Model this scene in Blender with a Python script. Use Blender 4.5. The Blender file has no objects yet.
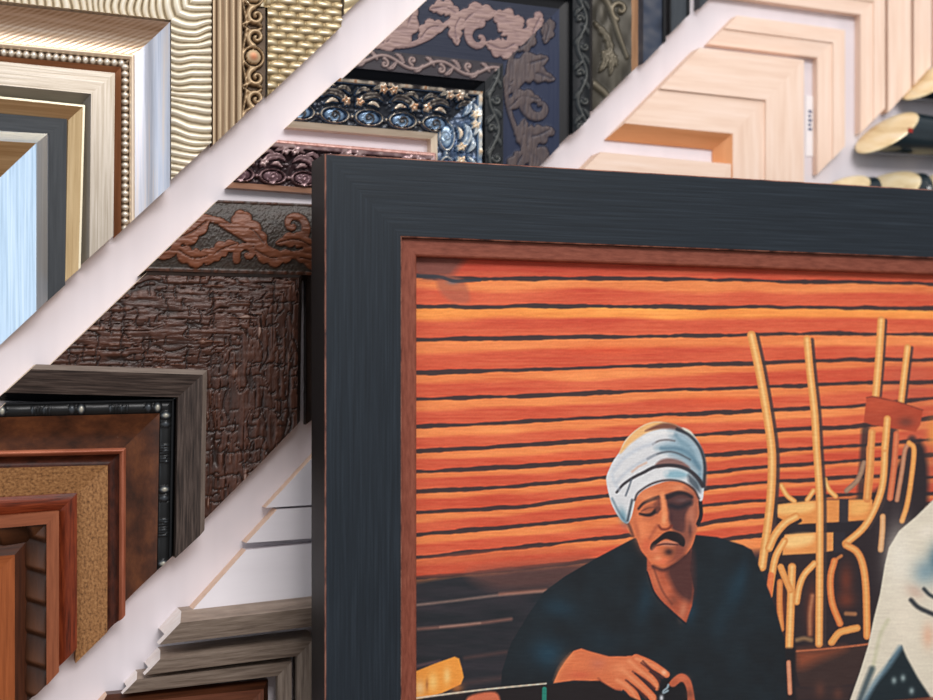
import bpy, math, random
import numpy as np
from mathutils import Vector, Matrix

# ------------------------------------------------------------------ basics
SC = bpy.context.scene
COL = SC.collection
FPX, CX, HY = 1450.0, 466.5, 395.0        # focal length in px, image centre, horizon row
DW = 1.45                                  # camera to wall
TH = math.atan(FPX / 3934.0)
CZ = 1.5                                   # eye height
fw = (math.sin(TH), math.cos(TH)); rt = (math.cos(TH), -math.sin(TH))

def P(px, py, w=0.0):
    """point of the plane standing w in front of the wall that is seen at (px,py): returns (x, z)"""
    a = (px - CX) / FPX; b = (HY - py) / FPX
    dx = fw[0] + rt[0] * a; dy = fw[1] + rt[1] * a
    k = (DW - w) / dy
    return dx * k, CZ + b * k

def proj(x, z, w):
    y = DW - w
    f = fw[0] * x + fw[1] * y
    return CX + FPX * (rt[0] * x + rt[1] * y) / f, HY - FPX * (z - CZ) / f

def zscale(px, w=0.0):
    x, z = P(px, HY, w)
    return (fw[0] * x + fw[1] * (DW - w)) / FPX      # metres per px (vertical)

def lin(c):
    return tuple(((v / 255.0) / 12.92 if v / 255.0 <= 0.04045 else ((v / 255.0 + 0.055) / 1.055) ** 2.4) for v in c)

def c4(c):
    return lin(c) + (1.0,)

# ------------------------------------------------------------------ numpy noise and strokes
def vnoise(x, y, seed=0):
    xi = np.floor(x).astype(np.int64); yi = np.floor(y).astype(np.int64)
    xf = x - xi; yf = y - yi
    u = xf * xf * (3 - 2 * xf); v = yf * yf * (3 - 2 * yf)
    def h(a, b):
        n = (a * 374761393 + b * 668265263 + seed * 974634777) & 0xffffffff
        n = ((n ^ (n >> 13)) * 1274126177) & 0xffffffff
        return ((n ^ (n >> 16)) & 0xffff) / 65535.0
    return (h(xi, yi) * (1 - u) + h(xi + 1, yi) * u) * (1 - v) + (h(xi, yi + 1) * (1 - u) + h(xi + 1, yi + 1) * u) * v

def fbm(x, y, seed=0, o=3):
    r = 0; a = 1; n = 0
    for k in range(o):
        r = r + a * vnoise(x * 2 ** k, y * 2 ** k, seed + k); n += a; a *= 0.5
    return r / n

def catmull(pts, n=6, closed=False):
    p = [np.array(q, float) for q in pts]
    if closed: p = [p[-1]] + p + [p[0], p[1]]
    else: p = [2 * p[0] - p[1]] + p + [2 * p[-1] - p[-2]]
    out = []
    for i in range(1, len(p) - 2):
        for k in range(n):
            t = k / n
            out.append(0.5 * ((2 * p[i]) + (-p[i-1] + p[i+1]) * t + (2*p[i-1] - 5*p[i] + 4*p[i+1] - p[i+2]) * t*t + (-p[i-1] + 3*p[i] - 3*p[i+1] + p[i+2]) * t**3))
    if not closed: out.append(p[-2])
    return np.array(out)

def segdist(X, Y, pts):
    """distance to polyline and the parameter (0..1) along it"""
    pts = np.asarray(pts, float)
    d = np.full(X.shape, 1e9); par = np.zeros(X.shape)
    L = np.concatenate([[0], np.cumsum(np.hypot(*(pts[1:] - pts[:-1]).T))]); T = max(L[-1], 1e-9)
    for i in range(len(pts) - 1):
        ax, ay = pts[i]; bx, by = pts[i+1]
        vx, vy = bx - ax, by - ay; q = vx*vx + vy*vy
        if q < 1e-14: continue
        t = np.clip(((X - ax) * vx + (Y - ay) * vy) / q, 0, 1)
        dd = np.hypot(X - ax - t * vx, Y - ay - t * vy)
        m = dd < d
        d = np.where(m, dd, d); par = np.where(m, (L[i] + t * (L[i+1] - L[i])) / T, par)
    return d, par

def spiral(cx, cy, r, turns, a0, direction=1, n=26, inner=0.08):
    k = np.linspace(0, 1, n)
    rr = r * (1 - k * (1 - inner)); a = a0 + direction * k * turns * 2 * math.pi
    return np.stack([cx + rr * np.cos(a), cy + rr * np.sin(a)], 1)

# a stroke = (points, half width at start, half width at end, height, shape) in motif units
def motif(t, s, W, period, strokes, off=0.0, mirror=False):
    """relief 0..1 of a motif repeated along t; the motif lives in p (0..period/W) by q (0..1)"""
    A = period / W
    p = np.mod(t / W + off, A)
    if mirror:
        idx = np.floor((t / W + off) / A).astype(int) % 2
        p = np.where(idx == 1, A - p, p)
    q = s / W
    r = np.zeros(t.shape)
    for st in strokes:
        pts, w0, w1, h, kind = st
        pts = np.asarray(pts, float)
        for sh in (-A, 0, A):
            if mirror and sh != 0: continue
            lo = pts[:, 0].min() + sh - max(w0, w1); hi = pts[:, 0].max() + sh + max(w0, w1)
            m = (p >= lo) & (p <= hi)
            if not m.any(): continue
            d, k = segdist(p[m] - sh, q[m], pts)
            w = (w0 + (w1 - w0) * k)
            if kind == 'leaf': w = w0 * np.sin(np.pi * np.clip(k * 0.96 + 0.04, 0, 1)) ** 0.6 * (1 + 0.18 * np.sin(k * 34)) + 0.003
            if kind == 'lobe': w = w0 * np.sin(np.pi * np.clip(k * 0.93 + 0.05, 0, 1)) ** 0.55 * (0.72 + 0.38 * np.abs(np.sin(k * 11))) + 0.004
            x = np.clip(1 - (d / w) ** 2, 0, 1)
            val = h * (np.sqrt(x) if kind not in ('flat', 'lobe') else np.clip(x * 5, 0, 1))
            if kind == 'lobe': val = val * (1 - 0.55 * np.exp(-(d / (0.07 * w0)) ** 2))
            if kind == 'leaf': val = val * (1 - 0.45 * np.exp(-(d / (0.22 * w)) ** 2))
            r[m] = np.maximum(r[m], val)
    return r

# ------------------------------------------------------------------ materials
def nodes(name):
    m = bpy.data.materials.new(name); m.use_nodes = True
    nt = m.node_tree; b = nt.nodes['Principled BSDF']
    return m, nt, b

def ramp(nt, stops):
    r = nt.nodes.new('ShaderNodeValToRGB')
    e = r.color_ramp.elements
    while len(e) < len(stops): e.new(0.5)
    for k, (p, c) in enumerate(stops):
        e[k].position = p; e[k].color = c4(c)
    return r

def uvmap(nt, sx, sy, rot=0.0):
    tc = nt.nodes.new('ShaderNodeTexCoord'); mp = nt.nodes.new('ShaderNodeMapping')
    mp.inputs['Scale'].default_value = (sx, sy, 1); mp.inputs['Rotation'].default_value = (0, 0, rot)
    nt.links.new(tc.outputs['UV'], mp.inputs['Vector'])
    return mp

def mat(name, cols, rough=0.5, metal=0.0, grain=(30, 300), detail=5, bump=0.2, bdist=0.001, rel=None, relf=0.8,
        lines=None, coat=0.0, contrast=(0.3, 0.7), spec=0.22, speck=None, craq=None):
    """cols: dark..light along a stretched noise; rel: colour ramp on the carved height"""
    m, nt, b = nodes(name); L = nt.links
    mp = uvmap(nt, grain[0], grain[1])
    nz = nt.nodes.new('ShaderNodeTexNoise'); nz.inputs['Scale'].default_value = 1.0
    nz.inputs['Detail'].default_value = detail; nz.inputs['Roughness'].default_value = 0.62
    L.new(mp.outputs[0], nz.inputs['Vector'])
    n = len(cols)
    r = ramp(nt, [(contrast[0] + (contrast[1] - contrast[0]) * i / max(1, n - 1), c) for i, c in enumerate(cols)])
    L.new(nz.outputs['Fac'], r.inputs['Fac'])
    out = r.outputs['Color']; hgt = nz.outputs['Fac']
    if lines:      # (scale, rot, colour, strength): fine engraved lines
        m2 = uvmap(nt, 1, 1, lines[1])
        wv = nt.nodes.new('ShaderNodeTexWave'); wv.inputs['Scale'].default_value = lines[0]
        wv.inputs['Distortion'].default_value = 0.6; wv.inputs['Detail'].default_value = 1
        L.new(m2.outputs[0], wv.inputs['Vector'])
        mr = nt.nodes.new('ShaderNodeMath'); mr.operation = 'MULTIPLY'; mr.inputs[1].default_value = lines[3]
        L.new(wv.outputs['Fac'], mr.inputs[0])
        mx = nt.nodes.new('ShaderNodeMix'); mx.data_type = 'RGBA'
        L.new(mr.outputs[0], mx.inputs[0]); L.new(out, mx.inputs[6]); mx.inputs[7].default_value = c4(lines[2])
        out = mx.outputs[2]; hgt = wv.outputs['Fac']
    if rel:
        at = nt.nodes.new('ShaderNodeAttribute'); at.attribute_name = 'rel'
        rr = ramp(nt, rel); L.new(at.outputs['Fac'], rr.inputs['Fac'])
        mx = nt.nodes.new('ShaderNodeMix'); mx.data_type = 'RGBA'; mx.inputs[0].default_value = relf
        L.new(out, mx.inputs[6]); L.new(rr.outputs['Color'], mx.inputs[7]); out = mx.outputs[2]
    if speck:      # (scale, threshold, colour)
        m3 = uvmap(nt, speck[0], speck[0])
        n3 = nt.nodes.new('ShaderNodeTexNoise'); n3.inputs['Scale'].default_value = 1; n3.inputs['Detail'].default_value = 3
        L.new(m3.outputs[0], n3.inputs['Vector'])
        r3 = nt.nodes.new('ShaderNodeValToRGB'); r3.color_ramp.elements[0].position = speck[1]; r3.color_ramp.elements[1].position = min(1, speck[1] + 0.07)
        L.new(n3.outputs['Fac'], r3.inputs['Fac'])
        mx = nt.nodes.new('ShaderNodeMix'); mx.data_type = 'RGBA'
        L.new(r3.outputs['Color'], mx.inputs[0]); L.new(out, mx.inputs[6]); mx.inputs[7].default_value = c4(speck[2])
        out = mx.outputs[2]
    L.new(out, b.inputs['Base Color'])
    b.inputs['Roughness'].default_value = rough; b.inputs['Metallic'].default_value = metal
    b.inputs['Specular IOR Level'].default_value = spec
    b.inputs['Coat Weight'].default_value = coat; b.inputs['Coat Roughness'].default_value = 0.15
    if bump:
        bp = nt.nodes.new('ShaderNodeBump'); bp.inputs['Strength'].default_value = bump; bp.inputs['Distance'].default_value = bdist
        L.new(hgt, bp.inputs['Height']); L.new(bp.outputs[0], b.inputs['Normal'])
    return m

RAW = mat('raw cut wood', [(214, 190, 160), (238, 222, 200)], 0.75, grain=(200, 200), bump=0.1)
RAWW = mat('pale raw cut wood', [(238, 226, 220), (250, 244, 242)], 0.75, grain=(150, 150), bump=0.1)
RAWP = mat('peach raw cut wood', [(224, 190, 165), (240, 212, 192)], 0.75, grain=(150, 150), bump=0.1)

MT = dict(
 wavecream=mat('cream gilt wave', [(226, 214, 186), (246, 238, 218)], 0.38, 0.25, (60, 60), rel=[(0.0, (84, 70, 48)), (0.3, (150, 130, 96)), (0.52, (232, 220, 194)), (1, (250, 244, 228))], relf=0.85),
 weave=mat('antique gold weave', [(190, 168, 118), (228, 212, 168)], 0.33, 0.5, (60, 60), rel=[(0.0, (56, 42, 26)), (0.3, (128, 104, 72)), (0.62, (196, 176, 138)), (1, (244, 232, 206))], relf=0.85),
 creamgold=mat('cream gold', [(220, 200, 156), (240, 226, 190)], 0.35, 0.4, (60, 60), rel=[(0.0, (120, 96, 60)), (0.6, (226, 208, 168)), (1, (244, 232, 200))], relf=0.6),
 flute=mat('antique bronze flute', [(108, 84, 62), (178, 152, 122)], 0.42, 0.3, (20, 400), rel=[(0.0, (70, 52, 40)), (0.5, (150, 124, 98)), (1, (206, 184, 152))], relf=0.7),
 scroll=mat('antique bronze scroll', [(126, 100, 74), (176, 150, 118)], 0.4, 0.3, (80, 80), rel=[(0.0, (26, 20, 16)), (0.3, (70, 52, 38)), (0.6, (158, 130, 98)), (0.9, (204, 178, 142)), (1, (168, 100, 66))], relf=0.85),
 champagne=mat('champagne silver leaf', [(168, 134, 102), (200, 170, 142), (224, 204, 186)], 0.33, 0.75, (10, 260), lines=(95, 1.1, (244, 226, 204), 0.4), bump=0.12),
 champagne_bluerefl=mat('champagne silver leaf blue reflection', [(166, 170, 182), (192, 194, 204), (214, 200, 190)], 0.33, 0.75, (6, 260), bump=0.1),  # bluish daylight reflection of the upright arm put into the colour
 creamridge=mat('cream ridge', [(232, 206, 176), (250, 234, 212)], 0.35, 0.3, (20, 200)),
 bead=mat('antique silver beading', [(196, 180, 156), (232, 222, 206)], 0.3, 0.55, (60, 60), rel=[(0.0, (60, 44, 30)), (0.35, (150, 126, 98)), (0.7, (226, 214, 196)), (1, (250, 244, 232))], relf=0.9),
 copperlip=mat('copper lip', [(160, 106, 72), (206, 146, 106)], 0.35, 0.5, (10, 200)),
 taupe=mat('brushed taupe silver', [(150, 138, 122), (178, 168, 154), (200, 192, 182)], 0.36, 0.6, (9, 420), bump=0.12),
 taupein=mat('taupe inner bevel', [(150, 146, 142), (176, 170, 164)], 0.4, 0.5, (9, 300)),
 gold_and_warmrefl=mat('satin gold', [(176, 142, 98), (214, 184, 140)], 0.3, 0.7, (9, 300), bump=0.08),  # real gold face; also paints the warm reflection on the silver top rail
 goldedge=mat('bright cream gold edge', [(236, 224, 190), (250, 242, 216)], 0.3, 0.4, (9, 300)),
 slate=mat('matt slate black', [(48, 52, 56), (66, 70, 74)], 0.45, 0.0, (14, 300), bump=0.08),
 silver=mat('brushed silver', [(160, 180, 198), (190, 208, 224), (212, 224, 236)], 0.34, 0.85, (7, 380), bump=0.1),
 silverout_refl=mat('silver outer bevel reflection tone', [(158, 166, 176), (182, 190, 200)], 0.3, 0.7, (7, 380), bump=0.1),  # greyer silver, paints the reflection on the upright outer edge
 goldrefl=mat('grey gold reflection tone', [(160, 150, 134), (186, 176, 160)], 0.4, 0.5, (9, 300)),
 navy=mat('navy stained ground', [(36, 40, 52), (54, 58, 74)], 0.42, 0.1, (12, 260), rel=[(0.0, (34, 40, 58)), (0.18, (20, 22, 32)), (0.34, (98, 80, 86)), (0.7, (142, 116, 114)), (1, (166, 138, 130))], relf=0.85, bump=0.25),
 navy_shaded=mat('navy stained ground shaded', [(30, 34, 48), (48, 54, 74)], 0.4, 0.1, (12, 260), rel=[(0.0, (30, 40, 66)), (0.18, (18, 21, 32)), (0.34, (44, 44, 56)), (0.7, (70, 62, 66)), (1, (92, 78, 74))], relf=0.85, bump=0.25),  # darker copy of navy, shading of the upright arm painted in
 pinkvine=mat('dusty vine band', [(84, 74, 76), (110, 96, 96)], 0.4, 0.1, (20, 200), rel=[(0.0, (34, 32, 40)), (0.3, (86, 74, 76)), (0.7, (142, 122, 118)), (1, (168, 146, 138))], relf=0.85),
 vine_shaded=mat('shaded vine band', [(36, 40, 42), (52, 56, 58)], 0.36, 0.15, (20, 200), rel=[(0.0, (20, 22, 26)), (0.4, (46, 52, 56)), (1, (92, 92, 88))], relf=0.8),  # same vine band with the upright arm's shade in its colour
 black=mat('black groove', [(16, 17, 20), (28, 29, 33)], 0.35, 0, (10, 100)),
 bronze=mat('olive bronze', [(66, 62, 54), (92, 86, 74)], 0.36, 0.25, (20, 60), rel=[(0.0, (32, 30, 26)), (0.4, (74, 70, 60)), (0.8, (112, 104, 88)), (1, (160, 146, 122))], relf=0.8),
 bronzeedge=mat('bronze edge', [(120, 86, 60), (162, 124, 92)], 0.35, 0.4, (10, 200)),
 swirl=mat('blue black swirl', [(30, 36, 48), (58, 66, 82), (104, 104, 108)], 0.3, 0.1, (28, 18), 2),
 charcoal=mat('charcoal', [(48, 54, 60), (66, 72, 78)], 0.4, 0, (14, 200)),
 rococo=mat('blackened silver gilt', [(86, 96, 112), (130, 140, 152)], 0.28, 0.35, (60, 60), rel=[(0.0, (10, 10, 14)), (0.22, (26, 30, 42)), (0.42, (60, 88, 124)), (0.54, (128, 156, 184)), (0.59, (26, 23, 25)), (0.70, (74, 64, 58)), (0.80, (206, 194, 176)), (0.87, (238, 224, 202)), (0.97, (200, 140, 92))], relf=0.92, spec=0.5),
 rococo_lit=mat('lit silver gilt', [(120, 140, 164), (170, 180, 188)], 0.28, 0.3, (60, 60), rel=[(0.0, (22, 28, 40)), (0.22, (50, 74, 108)), (0.42, (92, 128, 168)), (0.54, (168, 190, 206)), (0.62, (74, 104, 140)), (0.72, (176, 188, 196)), (0.82, (240, 232, 216)), (0.97, (226, 190, 146))], relf=0.9, spec=0.5),  # lighter copy of rococo, light on the upright arm painted in
 rococopink=mat('blackened rose gilt', [(96, 70, 74), (140, 110, 112)], 0.3, 0.3, (60, 60), rel=[(0.0, (26, 18, 22)), (0.3, (62, 42, 46)), (0.6, (118, 90, 96)), (0.85, (196, 164, 164)), (1, (226, 200, 196))], relf=0.92, spec=0.45),
 rosetop=mat('rose gilt edge', [(176, 120, 110), (226, 186, 176)], 0.35, 0.3, (160, 90), rel=None),
 sightcream=mat('cream sight edge', [(206, 186, 160), (232, 216, 194)], 0.35, 0.3, (20, 200)),
 sightcopper=mat('copper sight edge', [(170, 124, 100), (208, 160, 134)], 0.35, 0.3, (20, 200)),
 floral=mat('carved walnut scroll', [(58, 44, 36), (104, 62, 42)], 0.38, 0.05, (40, 220), rel=[(0.0, (58, 58, 52)), (0.16, (34, 31, 28)), (0.3, (54, 34, 25)), (0.6, (98, 54, 34)), (1, (142, 84, 56))], relf=0.82, bump=0.5, spec=0.35),
 bark=mat('crackled bark brown', [(30, 19, 16), (66, 40, 30), (92, 56, 42)], 0.36, 0.05, (50, 150), rel=[(0.0, (14, 11, 10)), (0.3, (42, 27, 22)), (0.6, (84, 50, 37)), (0.85, (122, 84, 68)), (1, (176, 148, 134))], relf=0.7, bump=0.6, bdist=0.002, spec=0.4),
 barkedge=mat('bark dark edge', [(24, 20, 18), (52, 38, 32)], 0.4, 0, (30, 200)),
 oak=mat('weathered grey oak', [(26, 21, 19), (62, 51, 46), (94, 81, 74)], 0.55, 0, (22, 520), 8, bump=0.5),
 oakedge=mat('weathered oak edge', [(96, 84, 76), (136, 122, 112)], 0.5, 0, (22, 400), 8, bump=0.3),
 blackgloss=mat('black gloss', [(14, 15, 17), (26, 27, 30)], 0.22, 0, (10, 100)),
 bamboo=mat('blackened silver reed', [(34, 34, 34), (52, 52, 52)], 0.28, 0.2, (20, 100), rel=[(0.0, (10, 10, 10)), (0.55, (36, 37, 38)), (0.8, (74, 80, 86)), (1, (188, 184, 168))], relf=0.9),
 burl=mat('burled walnut', [(38, 23, 16), (78, 44, 27), (112, 66, 38)], 0.32, 0, (26, 40), 6, bump=0.05, coat=0.08, speck=(120, 0.74, (190, 180, 160))),
 copperbright=mat('rubbed copper edge', [(124, 62, 40), (184, 112, 84)], 0.34, 0.15, (12, 200)),
 rustgroove=mat('dark rust groove', [(30, 15, 11), (88, 42, 27)], 0.45, 0, (60, 160), 7, bump=0.4),
 goldcloth=mat('gold crackle panel', [(84, 56, 36), (150, 106, 66), (182, 136, 90)], 0.45, 0.1, (320, 420), 6, bump=0.35),
 mahogany=mat('red mahogany', [(48, 20, 12), (112, 46, 24), (150, 70, 38)], 0.38, 0, (20, 260), 7, bump=0.3),
 copperwood=mat('copper brown wood', [(120, 66, 42), (154, 90, 60)], 0.4, 0, (20, 300), bump=0.1),
 scallop=mat('dark scalloped wood', [(48, 28, 18), (84, 48, 28)], 0.34, 0, (30, 200), rel=[(0.0, (26, 15, 10)), (0.5, (66, 40, 26)), (1, (104, 64, 40))], relf=0.7),
 orangewood=mat('warm orange wood', [(128, 66, 32), (166, 92, 50)], 0.36, 0, (16, 360), bump=0.1),
 umberwood=mat('dark umber wood', [(52, 28, 18), (84, 46, 28)], 0.36, 0, (16, 360), bump=0.1),
 whitepaint=mat('white paint', [(230, 224, 228), (238, 233, 237)], 0.4, 0, (5, 30), bump=0.02),
 driftwood=mat('driftwood grey', [(120, 104, 92), (152, 134, 120), (176, 158, 142)], 0.5, 0, (22, 340), 8, bump=0.4),
 driftdark=mat('driftwood grey face', [(88, 76, 68), (128, 114, 102), (150, 136, 124)], 0.5, 0, (22, 340), 8, bump=0.4),
 redbrown=mat('red brown wood', [(84, 50, 38), (122, 74, 54)], 0.4, 0, (18, 300), 6, bump=0.15),
 natural=mat('natural pale wood', [(232, 200, 178), (242, 214, 194), (248, 224, 208)], 0.55, 0, (8, 120), 5, bump=0.05),
 naturalshade=mat('natural wood rebate in shade', [(206, 140, 92), (224, 160, 112)], 0.55, 0, (8, 120), 5, bump=0.05),  # orange of the shaded underside painted into the wood colour
)

# ------------------------------------------------------------------ objects
def link(o, parent=None):
    COL.objects.link(o)
    if parent is not None: o.parent = parent
    return o

def empty(name, loc, label, cat, group=None):
    o = bpy.data.objects.new(name, None); o.empty_display_size = 0.02; link(o)
    o.location = loc; o['label'] = label; o['category'] = cat
    if group: o['group'] = group
    return o

def mesh_obj(name, V, F, mats, parent=None, fm=None, uv=None, rel=None, smooth=None, sharp=None):
    me = bpy.data.meshes.new(name)
    me.from_pydata([tuple(v) for v in V], [], [tuple(int(i) for i in f) for f in F])
    for m in mats: me.materials.append(m)
    if fm is not None: me.polygons.foreach_set('material_index', np.array(fm, np.int32))
    li = np.empty(len(me.loops), np.int32); me.loops.foreach_get('vertex_index', li)
    if uv is not None:
        l = me.uv_layers.new(name='UVMap'); l.data.foreach_set('uv', np.asarray(uv, np.float32)[li].ravel())
    if rel is not None:
        a = me.attributes.new('rel', 'FLOAT', 'POINT'); a.data.foreach_set('value', np.asarray(rel, np.float32))
    if smooth is not None: me.polygons.foreach_set('use_smooth', np.array(smooth, bool))
    if sharp: me.set_sharp_from_angle(angle=math.radians(sharp))
    me.update()
    return link(bpy.data.objects.new(name, me), parent)

# profiles: lists of (fraction across, height in mm)
def cove(h0, h1, n=10, d=0.22):
    return [(i / n, h0 + (h1 - h0) * (i / n) - d * abs(h0 - h1) * math.sin(math.pi * i / n)) for i in range(n + 1)]
def dome(h0, h1, top, n=10):
    return [(i / n, h0 + (h1 - h0) * (i / n) + top * math.sin(math.pi * i / n)) for i in range(n + 1)]
def flat(h0, h1=None): return [(0, h0), (1, h0 if h1 is None else h1)]

rng = random.Random(5)

def arm_band(name, kind, s0, s1, prof, A, material, parent, relief=None, rh=0.002, res=0.001, end=RAW, seed=0, yb=0.0):
    """one strip of a moulding arm. kind H runs left, V runs down; ends are cut parallel to the mitre"""
    pf = np.array(prof, float)
    sb = s0 + (s1 - s0) * pf[:, 0]; hb = pf[:, 1] / 1000.0
    if relief is None:
        s = []
        for a, b in zip(sb[:-1], sb[1:]):
            if not s: s.append(a)
            s.append(b)
        s = np.array(s); H0 = hb.copy(); tp = np.array([0.0, A])
    else:
        ns = max(3, int(round((s1 - s0) / res)) + 1); nt = max(3, int(round(A / res)) + 1)
        s = np.linspace(s0, s1, ns); H0 = np.interp(s, sb, hb); tp = np.linspace(0, A, nt)
    ns, nt = len(s), len(tp)
    TP, S = np.meshgrid(tp, s, indexing='ij')
    T = TP + S                                  # true distance along the moulding from the corner
    H = np.broadcast_to(H0, TP.shape).copy(); R = np.zeros(TP.shape)
    if relief is not None:
        R = relief(T, S - s0, s1 - s0); H = H + rh * R
    a, b = T, S
    X, Z = (-a, -b) if kind == 'H' else (-b, -a)
    top = np.stack([X, -H, Z], -1).reshape(-1, 3)
    V = [top]; UV = [np.stack([T + seed * 0.37, S], -1).reshape(-1, 2)]; RL = [R.ravel()]
    idx = np.arange(ns * nt).reshape(nt, ns)
    q = np.stack([idx[:-1, :-1], idx[:-1, 1:], idx[1:, 1:], idx[1:, :-1]], -1).reshape(-1, 4)
    if kind == 'H': q = q[:, ::-1]
    F = [tuple(x) for x in q]; fm = [0] * len(F); sm = [True] * len(F)
    base = ns * nt
    def add(pts, uvs, rels):
        nonlocal base
        V.append(np.array(pts)); UV.append(np.array(uvs)); RL.append(np.array(rels)); k = base; base += len(pts); return k
    flip = kind == 'H'
    # long sides
    for j, inner in ((0, False), (ns - 1, True)):
        if relief is not None and nt > 3: ii = list(range(0, nt))
        else: ii = list(range(nt))
        up = [top[i * ns + j] for i in ii]; lo = [np.array([p[0], -yb, p[2]]) for p in up]
        k = add(up + lo, [(T[i, j], S[i, j]) for i in ii] + [(T[i, j], S[i, j] + 0.02) for i in ii], [R[i, j] * 0.5 for i in ii] + [0.0] * len(ii))
        n = len(ii)
        for i in range(n - 1):
            f = (k + i, k + i + 1, k + n + i + 1, k + n + i)
            if inner: f = f[::-1]
            if flip: f = f[::-1]
            F.append(f[::-1]); fm.append(0); sm.append(False)
    # cut ends
    for i, far in ((0, False), (nt - 1, True)):
        row = [top[i * ns + j] for j in range(ns)]
        pts = row + [np.array([row[-1][0], -yb, row[-1][2]]), np.array([row[0][0], -yb, row[0][2]])]
        k = add(pts, [(p[0], p[1] + p[2]) for p in pts], [0.0] * len(pts))
        f = tuple(range(k, k + len(pts)))
        if far: f = f[::-1]
        if flip: f = f[::-1]
        F.append(f[::-1]); fm.append(1 if far else 0); sm.append(False)
    # back
    c = [top[0], top[ns - 1], top[(nt - 1) * ns + ns - 1], top[(nt - 1) * ns]]
    k = add([np.array([p[0], -yb, p[2]]) for p in c], [(0, 0)] * 4, [0.0] * 4)
    f = (k, k + 1, k + 2, k + 3)
    F.append(f if not flip else f[::-1]); fm.append(1); sm.append(False)
    return mesh_obj(name, np.concatenate(V), F, [material, end], parent, fm, np.concatenate(UV), np.concatenate(RL), sm, 40 if relief is None else 70)

def affine(o, rh, rv, c):
    """turn the arms by small angles about the corner (samples hang a little crooked)"""
    me = o.data; n = len(me.vertices); co = np.empty(n * 3); me.vertices.foreach_get('co', co); co = co.reshape(-1, 3)
    ah, av = math.radians(rh), math.radians(rv)
    x = co[:, 0] * math.cos(ah) + co[:, 2] * -math.sin(av)
    z = co[:, 0] * math.sin(ah) + co[:, 2] * math.cos(av)
    co[:, 0] = x; co[:, 2] = z
    me.vertices.foreach_set('co', co.ravel()); me.update()

SID = [0]
def sample(label, corner, left, bottom, bands, rot=(0, 0), group=None, end=RAW, cat='frame corner sample', lift=0.0):
    """an L-shaped moulding sample. corner: px of its front outer corner; left/bottom: px where the arms end.
       bands: (part name, from px, to px, profile, material H, material V, relief, relief height)"""
    SID[0] += 1; seed = SID[0]
    h0 = bands[0][3][0][1] / 1000.0 + lift
    x, z = P(corner[0], corner[1], h0); k = zscale(corner[0], h0)
    xl, _ = P(left, corner[1], h0); _, zb = P(corner[0], bottom, h0)
    AH, AV = x - xl, z - zb
    root = empty('frame_corner_sample', (x, -lift, z), label, cat, group)
    main = max(range(len(bands)), key=lambda i: (bands[i][2] - bands[i][1]))
    for kind, A, arm in (('H', AH, 'top_rail'), ('V', AV, 'side_rail')):
        mid = None; order = [main] + [i for i in range(len(bands)) if i != main]
        for i in order:
            nm, a, b, prof, mh, mv, rel, rhh, base = bands[i]
            m = MT[mh] if kind == 'H' else MT[mv or mh]
            par = root if mid is None else mid
            fn = (lambda T, S, W, r=rel, kk=kind: r(T, S, W, kk)) if rel else None
            o = arm_band(arm if mid is None else nm, kind, a * k, b * k, prof, A, m, par, fn, rhh, 0.00095, end, seed + (0.5 if kind == 'V' else 0), base / 1000.0)
            affine(o, rot[0], rot[1], None)
            if mid is None: mid = o
    return root

# ------------------------------------------------------------------ carved reliefs (T along, S across, W width)
def r_wave(T, S, W, k):
    ph = T / 0.0072 + 0.34 * np.sin(S / W * 5.2 + 1.5 + 1.2 * vnoise(T * 25, S * 0, 4)) + 1.3 * vnoise(T * 40, S * 55, 3)
    v = 0.5 + 0.5 * np.sin(ph * 2 * math.pi)
    return v ** 0.5 * (0.82 + 0.18 * vnoise(T * 200, S * 80, 9))
def r_weave(T, S, W, k):
    row = np.floor(T / 0.0072); f = T / 0.0072 - row
    ph = S / 0.019 + 0.5 * np.mod(row, 2) + 0.12 * vnoise(row * 1.3, S * 40, 2)
    g = ph - np.floor(ph)
    return np.sqrt(np.clip(1 - (2 * f - 1) ** 2, 0, 1)) * (0.25 + 0.75 * np.clip(np.sin(math.pi * g), 0, 1) ** 0.6) * (0.8 + 0.2 * vnoise(T * 300, S * 120, 4))
def r_bigwave(T, S, W, k):
    return 0.5 + 0.5 * np.sin((T / 0.016 + 0.5 * np.sin(S / W * 4)) * 2 * math.pi)
def r_flute(T, S, W, k):
    return np.abs(np.sin(S / W * math.pi * 4.5 + 0.3)) ** 0.6 * (0.86 + 0.14 * vnoise(T * 40, S * 500, 4))
_scr = [(spiral(0.62, 0.62, 0.42, 1.35, -2.6, 1), 0.10, 0.05, 0.85, 'r'), (spiral(0.62, 1.75 - 1.0, 0.05, 1, 0, 1, 8), 0.10, 0.1, 0.7, 'r'),
        (spiral(1.75, 0.64, 0.36, 1.3, 2.4, -1), 0.09, 0.05, 0.85, 'r'),
        (catmull([(0.15, 0.15), (0.5, 0.08), (1.1, 0.12), (1.7, 0.1), (2.2, 0.3)]), 0.08, 0.05, 0.75, 'r'),
        (catmull([(0.1, 0.9), (0.5, 0.98), (1.2, 0.95), (1.9, 0.98), (2.3, 0.9)]), 0.06, 0.05, 0.6, 'r')]
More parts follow.
